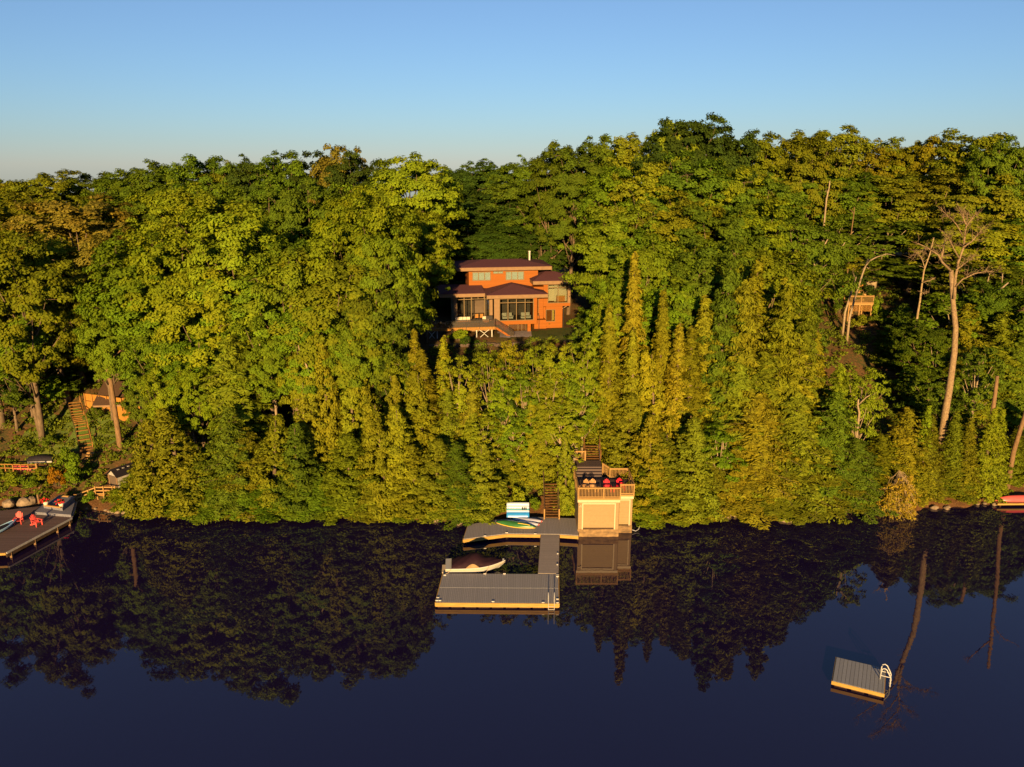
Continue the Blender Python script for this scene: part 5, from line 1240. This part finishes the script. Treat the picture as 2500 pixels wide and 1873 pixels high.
row('overhanging the water left of the boathouse', 'low overhanging cedars', c, [
 (330, 1150, 80, 110, 'y'), (390, 1170, 80, 120, 'g'), (455, 1180, 80, 120, 'y'), (520, 1180, 80, 120, 'g'), (585, 1170, 80, 130, 'g'), (650, 1175, 80, 120, 'g'), (710, 1180, 80, 110, 'g'), (775, 1165, 80, 120, 'g'), (835, 1185, 80, 110, 'y'), (905, 1160, 80, 120, 'o'), (960, 1190, 80, 110, 'y'), (1075, 1190, 80, 120, 'y'), (1150, 1185, 80, 110, 'y'), (1190, 1205, 80, 60, 'g')], shoreline=True)
row('overhanging the water right of the boathouse', 'low overhanging cedars', c, [
 (1560, 1180, 80, 110, 'y'), (1625, 1175, 80, 110, 'g'), (1690, 1190, 80, 110, 'y'), (1810, 1190, 80, 100, 'o'), (1950, 1185, 80, 110, 'y'), (2105, 1180, 80, 100, 'g'), (2310, 1165, 80, 90, 'g')], shoreline=True)
# shrubs one can tell apart
for px, py, h, r, ck, lb in ((143, 1190, 2.6, 1.1, 'r', 'rusty orange shrub on the bank behind the carpeted steps'), (185, 1190, 3.4, 1.9, 'g', 'green leafy shrub right of the rusty orange one'), (168, 1140, 2.4, 1.4, 'g', 'green shrub at the foot of the garden stairs'), (30, 1190, 1.6, 1.6, 'y', 'low yellow-green shrub under the boardwalk'), (70, 1195, 1.7, 1.5, 'g', 'low green shrub under the boardwalk end'),
   (1395, 1262, 1.7, 1.0, 'g', 'bright green shrub between the shore stairs and the boathouse'), (245, 1020, 1.8, 1.3, 'd', 'dark shrub under the cottage deck skirting'), (1405, 800, 2.2, 1.6, 'y', 'yellow-green shrub right of the house tower'), (1425, 790, 2.6, 1.4, 'o', 'olive shrub behind the stone steps'), (1335, 800, 1.2, .8, 'b', 'small brown shrub against the orange tower wall'),
   (1115, 832, 2.2, 1.6, 'y', 'yellow-green shrub below the house deck'), (1150, 845, 1.8, 1.6, 'k', 'deep green shrub below the deck stairs'), (215, 1225, 1.3, 1.1, 'g', 'green shrub under the railed ramp'), (285, 1230, 1.3, 1.2, 'o', 'olive shrub below the small shed'), (110, 1175, 1.8, 1.3, 'o', 'olive shrub behind the leaning log posts'), (2092, 800, 2.2, 2.0, 'o', 'olive shrub in front of the lattice of the lookout deck'), (2130, 780, 3.6, 1.8, 'g', 'green shrub right of the lookout deck'), (2150, 800, 3, 2, 'd', 'dark green shrub beside the log path'), (2046, 765, 3.4, 1.6, 'd', 'dark shrub left of the birches and lookout deck'), (130, 1090, 1.5, 1.4, 'g', 'green shrub on the grassy bank'), (1262, 1243, 2.6, 1.5, 'y', 'yellow-green shrub behind the inflatable mat'), (1308, 1246, 1.8, 1.0, 'g', 'green shrub between the inflatable mat and the shore stairs')):
    p = ong(px, py); put('shrub', p.x, p.y, h, r, ck, lb)

rnd = random.Random(91); n_ = 0
while n_ < 120:
    y = rnd.uniform(84, 122); x = rnd.uniform(-1, 1) * (0.64 * y)
    if y - shore(x) < 7: continue
    q = at(0, 0, y); px = x * F / (y * CT + 26 * ST) + CX
    if 960 < px < 1440 or (1960 < px < 2260 and y < 121) or (px < 420 and y < 101): continue
    put('low', x, y, rnd.uniform(5.5, 9), rnd.uniform(2.4, 3.8), rnd.choice('ddkgd'), 'small green maple sapling filling the shade under the tall maples', 'understory saplings'); n_ += 1

# ------------------------------------------------------------------ undergrowth (uncountable)
parts = []; rnd = random.Random(12); cols = []
c_, s_ = math.cos(HYAW), math.sin(HYAW)
for i in range(3800):
    x = rnd.uniform(-76, 76); d = (rnd.random() ** 1.2) * (48 if x < 25 else 60) + 0.9; y = shore(x) + d
    dx, dy = x - HO.x, y - HO.y; u, v = dx * c_ + dy * s_, -dx * s_ + dy * c_
    if -16 < u < 13.5 and -5.5 < v < 14: continue
    if BO.x - 3.5 < x < BO.x + 4.6 and y < BO.y + 13: continue
    if abs(x - sb.x) < 1.5 and y < sb.y + 5: continue
    if x < -36 and d < 16: 
        if rnd.random() < .6: continue
        if x > -50 and d > 3 and rnd.random() < .6: continue
    near = min((p - Vector((x, y, p.z))).length for p in P)
    if near < 1.3: continue
    if abs(x - (A.x + B.x) / 2) < 1.8 and A.y - 1 < y < B.y + 1: continue
    if pl[3].x > x and d < 3: continue
    r = rnd.uniform(.45, 1.05) * (1 if d > 3 else .7)
    parts.append(blob((x, y, ground(x, y) + r * .45), r, int(70 * r), .8, .6, .7, .16))
for i in range(1500):
    x = rnd.uniform(-58, -34); d = rnd.uniform(0.8, 17); y = shore(x) + d
    t_ = min(1, max(0, (y - A.y) / (B.y - A.y)))
    if abs(x - (A.x + (B.x - A.x) * t_)) < .85 and A.y - 2 < y < B.y + 1: continue
    if ca.x - 1 < x and y > ca.y - 1.2: continue
    if abs(x - sh.location.x - .7) < 1.7 and abs(y - sh.location.y - 1) < 2.2: continue
    r = rnd.uniform(.16, .42)
    parts.append(blob((x, y, ground(x, y) + r * .3), r, int(70 * r), .7, .9, .9, .13))
C, N, S, V = cat(parts)
ug = bpy.data.objects.new('undergrowth', leaf_mesh('undergrowth', C, N, S, .55, M['leaf'], V=V)); COL.objects.link(ug)
ug.color = (.12, .155, .018, 1); tag(ug, 'mixed green undergrowth covering the wooded slope', kind='stuff')
# ------------------------------------------------------------------ bare and dead trees
def limbtree(name, label, mat, base_px, D, limbs, cat_='tree', group=None, twigs=0, seed=1, twl=0.8, dz=0.0):
    """limbs: list of (polyline in photo pixels, depth offset at its end, r0, r1); the first is the trunk"""
    b = at(*base_px, D); g0 = ground(b.x, D); rnd = random.Random(seed)
    t = empty(name, (b.x, D, g0), label, cat_, 0, group)
    o = Vector((b.x, D, g0)); tw = MB(); br = MB()
    for i, (pts, off, r0, r1) in enumerate(limbs):
        n = len(pts); W = []
        for k, q in enumerate(pts):
            f = k / (n - 1); W.append(at(q[0], q[1], D + off * f) - o)
        if i == 0: W = [Vector((W[0].x, 0, min(W[0].z, 0) - 0.5))] + W[(1 if W[0].z < 0.3 else 0):]
        rr = [r0 + (r1 - r0) * k / (len(W) - 1) for k in range(len(W))]
        m = MB().tube(W, rr, 8)
        (br.add(m.v, m.f) if i else m.build('trunk', mat, t, smooth=True))
        for k in range(int(twigs * (1 if i else .3))):
            j = rnd.randrange(max(1, len(W) // 2), len(W)); f = rnd.random()
            p = W[j - 1].lerp(W[j], f); d = (W[j] - W[j - 1]).normalized() * .7 + Vector((rnd.gauss(0, .6), rnd.gauss(0, .6), rnd.gauss(.15 + dz, .5)))
            q = p + d.normalized() * rnd.uniform(.4, 1.2) * twl; tw.tube([p, p.lerp(q, .5) + Vector((0, 0, rnd.uniform(-.1, .1))), q], [.028, .018, .008], 3)
            for _ in range(2):
                q2 = q.lerp(p, .4) + Vector((rnd.gauss(0, .3), rnd.gauss(0, .3), rnd.gauss(.1 + dz, .3))) * twl; tw.tube([p.lerp(q, .6), q2], [.014, .006], 3)
    if tw.v: br.add(tw.v, tw.f)
    if br.v: br.build('limb', mat, t, smooth=True)
    return t

M['pinebark'] = plain('flaky_pine_bark', (0.20, 0.14, 0.075), 0.9, 0.5, 5, stretch=(2, 2, 1), c2=(0.12, 0.07, 0.04))
limbtree('bare_pine', 'tall leaning bare pine with spreading leafless crown at right', M['pinebark'], (2308, 1006), 84, [
 ([(2308, 1006), (2318, 950), (2330, 860), (2333, 800), (2326, 730), (2322, 660)], 0.5, .40, .22),
 ([(2322, 662), (2300, 640), (2290, 622), (2262, 604), (2240, 594)], -1.5, .13, .035),
 ([(2330, 730), (2332, 680), (2340, 640), (2352, 605), (2358, 560), (2362, 530)], 1.5, .17, .035),
 ([(2296, 640), (2303, 610), (2305, 590)], 1, .12, .04), ([(2342, 632), (2330, 610), (2318, 585), (2308, 570)], -1, .08, .02),
 ([(2352, 604), (2372, 590), (2390, 570), (2405, 556)], 1, .07, .02), ([(2350, 575), (2335, 548), (2318, 530), (2302, 516)], -1.2, .07, .015),
 ([(2360, 552), (2372, 535), (2384, 522)], 0, .08, .02), ([(2358, 548), (2350, 528), (2345, 515)], .5, .08, .02),
 ([(2333, 700), (2350, 682), (2380, 668), (2410, 662), (2432, 664)], -1, .09, .02), ([(2262, 604), (2248, 615), (2232, 622)], 0, .06, .02), ([(2334, 660), (2360, 640), (2382, 622)], 1.6, .07, .02)], twigs=22, seed=2, twl=1.1)
gb2 = 'white birches before the lookout deck'
limbtree('white_birch', 'left leaning white birch trunk before the lookout deck', M['birchbark'], (2063, 763), 113, [([(2063, 763), (2075, 724), (2090, 676)], .5, .17, .11), ([(2087, 686), (2084, 668)], 0, .05, .03)], group=gb2, twigs=3, seed=3)
limbtree('white_birch', 'right white birch before the lookout deck with long bent limb', M['birchbark'], (2074, 775), 112, [([(2074, 775), (2087, 728), (2106, 668), (2120, 632)], .5, .19, .10), ([(2118, 640), (2140, 628), (2165, 620), (2185, 624)], 1, .09, .03), ([(2104, 660), (2118, 645), (2128, 630)], -.5, .06, .03)], group=gb2, twigs=3, seed=4)
limbtree('forked_dead_tree', 'bare forked dead tree left of the lookout deck', M['birchbark'], (1966, 705), 104, [([(1966, 705), (1974, 680), (1985, 652), (2002, 630), (2012, 600), (2022, 582)], 1, .26, .07), ([(1982, 662), (2010, 650), (2036, 636), (2050, 612), (2063, 592)], -1, .15, .05), ([(1988, 650), (1984, 634)], 0, .15, .08), ([(2036, 640), (2030, 622)], .5, .05, .02)], twigs=6, seed=5)
limbtree('bare_tree', 'yellowish bare tree left of the white birches', M['palebark'], (2072, 640), 127, [([(2072, 640), (2076, 585), (2085, 520), (2086, 506)], .3, .08, .06), ([(2085, 525), (2078, 512)], .3, .06, .03)], twigs=3, seed=6)
limbtree('broken_snag', 'short broken pale snag right of the bare pine', M['palebark'], (2422, 1014), 84, [([(2422, 1014), (2430, 960), (2435, 918)], .2, .26, .17)], seed=7)
limbtree('leaning_pine', 'orange pine trunk leaning out at the right edge', M['palebark'], (2474, 1104), 83.5, [([(2474, 1104), (2486, 1065), (2502, 1015), (2530, 900), (2560, 780)], -2.5, .27, .17), ([(2540, 860), (2580, 820), (2620, 800)], 0, .1, .03), ([(2550, 820), (2520, 780), (2505, 760)], 0, .1, .03)], twigs=10, seed=8)
limbtree('mossy_dead_tree', 'crooked mossy dead tree between the birches and bare pine', M['deadwood'], (2240, 765), 105, [([(2240, 770), (2246, 735), (2250, 700), (2256, 660), (2270, 620), (2280, 580)], 1, .16, .06), ([(2252, 690), (2270, 685), (2285, 678)], -.6, .06, .02), ([(2248, 715), (2262, 716)], .3, .05, .02), ([(2258, 655), (2250, 630), (2240, 618)], .5, .06, .02)], twigs=10, seed=9)
limbtree('broken_dead_tree', 'leaning bare dead tree left of the house slope', M['birchbark'], (668, 925), 86.5, [([(668, 930), (660, 905), (648, 876), (637, 862), (634, 840), (626, 815), (622, 800)], .5, .15, .05), ([(648, 878), (638, 872), (633, 850)], -.3, .06, .03), ([(668, 920), (669, 905)], 0, .05, .02)], twigs=6, seed=10)
limbtree('slanting_dead_trunk', 'slanting dead trunk left of the bronze cedar', M['birchbark'], (757, 915), 84, [([(757, 915), (745, 885), (733, 862), (728, 843)], .5, .13, .06)], twigs=3, seed=11)
random.seed(30)
gl_ = 'pale birch forks in the right woods'
for i, (pts, D, lb) in enumerate((
  (([(1735, 632), (1733, 612), (1729, 597)], [(1735, 628), (1744, 612), (1750, 603)]), 105, 'pale forked birch trunk high above the boathouse woods'),
  (([(1763, 535), (1774, 515), (1785, 498), (1788, 490)], [(1762, 530), (1752, 518), (1747, 510)]), 113, 'pale curved birch fork in the right middle hillside'),
  (([(1650, 645), (1640, 625), (1628, 612)], [(1652, 645), (1652, 630)]), 104, 'pale slanting birch fork above the slender spruces'),
  (([(1702, 525), (1690, 512), (1672, 502)], [(1692, 545), (1693, 530)]), 112, 'slanting pale birch fork left of the curved one'),
  (([(1876, 630), (1872, 615), (1862, 608)], [(1878, 630), (1886, 612)]), 106, 'small pale birch fork above the dense hemlocks'),
  (([(2018, 485), (2024, 460), (2026, 442)], [(2021, 480), (2019, 465)]), 125.5, 'pale straight birch trunk high on the right hillside'),
  (([(2430, 715), (2448, 702), (2462, 690)], [(2446, 690), (2448, 668)]), 103, 'pale broken birch trunk between the two dark right edge conifers'),
  (([(322, 745), (320, 715), (318, 690), (312, 675)], [(318, 720), (304, 700), (300, 690)]), 101.5, 'pale forked trunk in the middle of the left slope'),
  (([(892, 705), (896, 700), (908, 690), (935, 684)], [(888, 705), (882, 692)]), 91.5, 'pale curved limb in the tall stand left of the house'),
  (([(795, 692), (785, 686), (775, 682)], [(797, 690), (794, 680)]), 92, 'pale horizontal limb in the tall stand left of the house'),
  (([(1400, 1160), (1400, 1140), (1401, 1118)], [(1400, 1130), (1404, 1118)]), 80, 'pale birch stem beside the narrow cedar by the stairs'),
  (([(2098, 1008), (2094, 990), (2096, 975)], [(2096, 988), (2115, 970), (2124, 965)]), 82.3, 'pale forked birch stem amid the lower hemlocks'))):
    t = limbtree('birch_fork', lb, M['birchbark'], pts[0][0], D, [(pts[0], -.4, .14, .08), (pts[1], -.3, .08, .04)], group=gl_, twigs=2, seed=40 + i)

limbtree('leaning_maple', 'leafy maple with long bare leaning trunk beside the garden stairs', M['palebark'], (295, 1097), ong(295, 1097).y, [([(295, 1099), (289, 1060), (280, 1000), (270, 930), (262, 900)], -.3, .34, .2), ([(272, 940), (262, 925), (250, 922)], .5, .1, .04), ([(264, 905), (280, 870), (300, 850)], 0, .14, .05)], twigs=2, seed=12)
lt_ = bpy.data.objects['leaning_maple']; lc = bpy.data.objects.new('crown', VAR['high'][0].crown); COL.objects.link(lc); lc.parent = lt_
lc.location = (at(268, 900, lt_.location.y).x - lt_.location.x, 0.2, 1.2); lc.scale = (.62, .62, .74); lc.color = (.125, .185, .014, 1)

# dead spruce drooping over the water, fallen tree with bent limbs
dt = empty('dead_spruce', (0, 0, 0), 'tan dead spruce with drooping twigs hanging over the water', 'tree')
base = ong(2165, 1235); top = at(2195, 1148, base.y - 1.0); dt.location = base
rnd = random.Random(77); tw, lf = MB(), []
h = top - base
MB().tube([(0, 0, -.4), h * .5, h], [.16, .1, .04], 7).build('trunk', M['deadwood'], dt)
pp = []
for k in range(130):
    f = rnd.uniform(.15, 1); a = rnd.uniform(-2.9, .3); L = (1.25 - f * .6) * rnd.uniform(1.6, 3.7); p = h * f
    d = Vector((math.cos(a) * .8, math.sin(a), 0)); q = p + d * L * .55 + UP * (-L * rnd.uniform(.15, .4)); r = p + d * L * .9 + UP * (-L * rnd.uniform(.5, .9))
    r.z = max(r.z, -base.z + .05)
    tw.tube([p, q, r], [.03, .022, .008], 3)
    for _ in range(3):
        s0 = q.lerp(r, rnd.random()); s1 = s0 + Vector((rnd.gauss(0, .3), rnd.gauss(0, .3), rnd.uniform(-.6, -.1))); tw.tube([s0, s1], [.013, .006], 3)
        pp.append(blob(s1, .3, 16, 1, .3, .9, .12))
tw.build('twig', M['deadwood'], dt)
C, N, S, V = cat(pp); q = bpy.data.objects.new('crown', leaf_mesh('crown', C, N, S, .4, M['needle'], V=V)); COL.objects.link(q); q.parent = dt; q.color = (.30, .22, .025, 1)
ft = empty('fallen_tree', ong(2030, 1246), 'fallen tree with arched root limbs hanging over the waterline', 'fallen tree')
o = ft.location; D0 = o.y
def f_(px, py, dd=0): return at(px, py, D0 + dd) - o
MB().tube([f_(2034, 1250, -.6), f_(2024, 1236, -.2), f_(2018, 1225, .2), f_(2013, 1216, .8), f_(2003, 1192, 1.6)], [.13, .14, .13, .12, .09], 7).build('trunk', M['palebark'], ft, smooth=True)
lm = MB(); rnd = random.Random(8)
for ps in ([(2019, 1224), (2024, 1216), (2036, 1222), (2048, 1234), (2058, 1244)], [(2019, 1222), (2010, 1232), (2000, 1242), (1984, 1248)], [(2046, 1244), (2066, 1248), (2080, 1244), (2090, 1236)], [(2036, 1222), (2044, 1240), (2050, 1252)], [(2012, 1236), (2004, 1250)]):
    lm.tube([f_(px, py, -.3 - .25 * k) for k, (px, py) in enumerate(ps)], [.07 - .05 * k / len(ps) for k in range(len(ps))], 5)
for k in range(70):
    px = rnd.uniform(1984, 2075); py = 1232 + abs(px - 2024) * .2 + rnd.uniform(-3, 10); p = f_(px, py, rnd.uniform(-1.3, 0)); lm.tube([p, p + Vector((rnd.gauss(0, .3), rnd.gauss(0, .2), rnd.uniform(-.6, .05)))], [.018, .006], 3)
lm.build('limb', M['deadwood'], ft)

# ------------------------------------------------------------------ light, sky, camera
AZ, EL = R_(3.0), R_(11)       # the sun stands low behind the camera, a little to its left
sd_ = Vector((math.sin(AZ) * math.cos(EL), math.cos(AZ) * math.cos(EL), -math.sin(EL)))
su = bpy.data.lights.new('sun', 'SUN'); su.energy = 5.0; su.angle = R_(0.6); su.color = (1.0, 0.66, 0.27)
so_ = bpy.data.objects.new('sun', su); COL.objects.link(so_); so_.rotation_euler = sd_.to_track_quat('-Z', 'Y').to_euler(); so_.location = (-60, -60, 60)

W = bpy.data.worlds.new('World'); SC.world = W; W.use_nodes = True; nt = W.node_tree
bg = nt.nodes['Background']; sk = nt.nodes.new('ShaderNodeTexSky'); sk.sky_type = 'NISHITA'; sk.sun_disc = False
sk.sun_elevation = EL; sk.sun_rotation = SUNROT if 'SUNROT' in globals() else math.pi + AZ; sk.altitude = 0; sk.air_density = 1.0; sk.dust_density = 0.05; sk.ozone_density = 6.5
hs = nt.nodes.new('ShaderNodeHueSaturation'); hs.inputs['Saturation'].default_value = 0.86; hs.inputs['Value'].default_value = 0.86
nt.links.new(mix(nt, 1.0, sk.outputs[0], (1.15, 0.985, 0.93), 'MULTIPLY'), hs.inputs['Color']); nt.links.new(hs.outputs[0], bg.inputs[0]); bg.inputs[1].default_value = 0.065

cam = bpy.data.cameras.new('camera'); cam.sensor_width = 36; cam.lens = 36 * F / 2500; cam.clip_end = 3000; cam.clip_start = 0.5
co = bpy.data.objects.new('camera', cam); COL.objects.link(co); co.location = (0, 0, HC); co.rotation_euler = (math.pi / 2 - TH, 0, 0); SC.camera = co
SC.view_settings.view_transform = 'Standard'; SC.view_settings.look = 'None'; SC.view_settings.exposure = 1.3; SC.view_settings.gamma = 1
SC.cycles.max_bounces = 6; SC.cycles.transparent_max_bounces = 8; SC.cycles.diffuse_bounces = 2; SC.cycles.glossy_bounces = 3
SC.cycles.caustics_reflective = False; SC.cycles.caustics_refractive = False
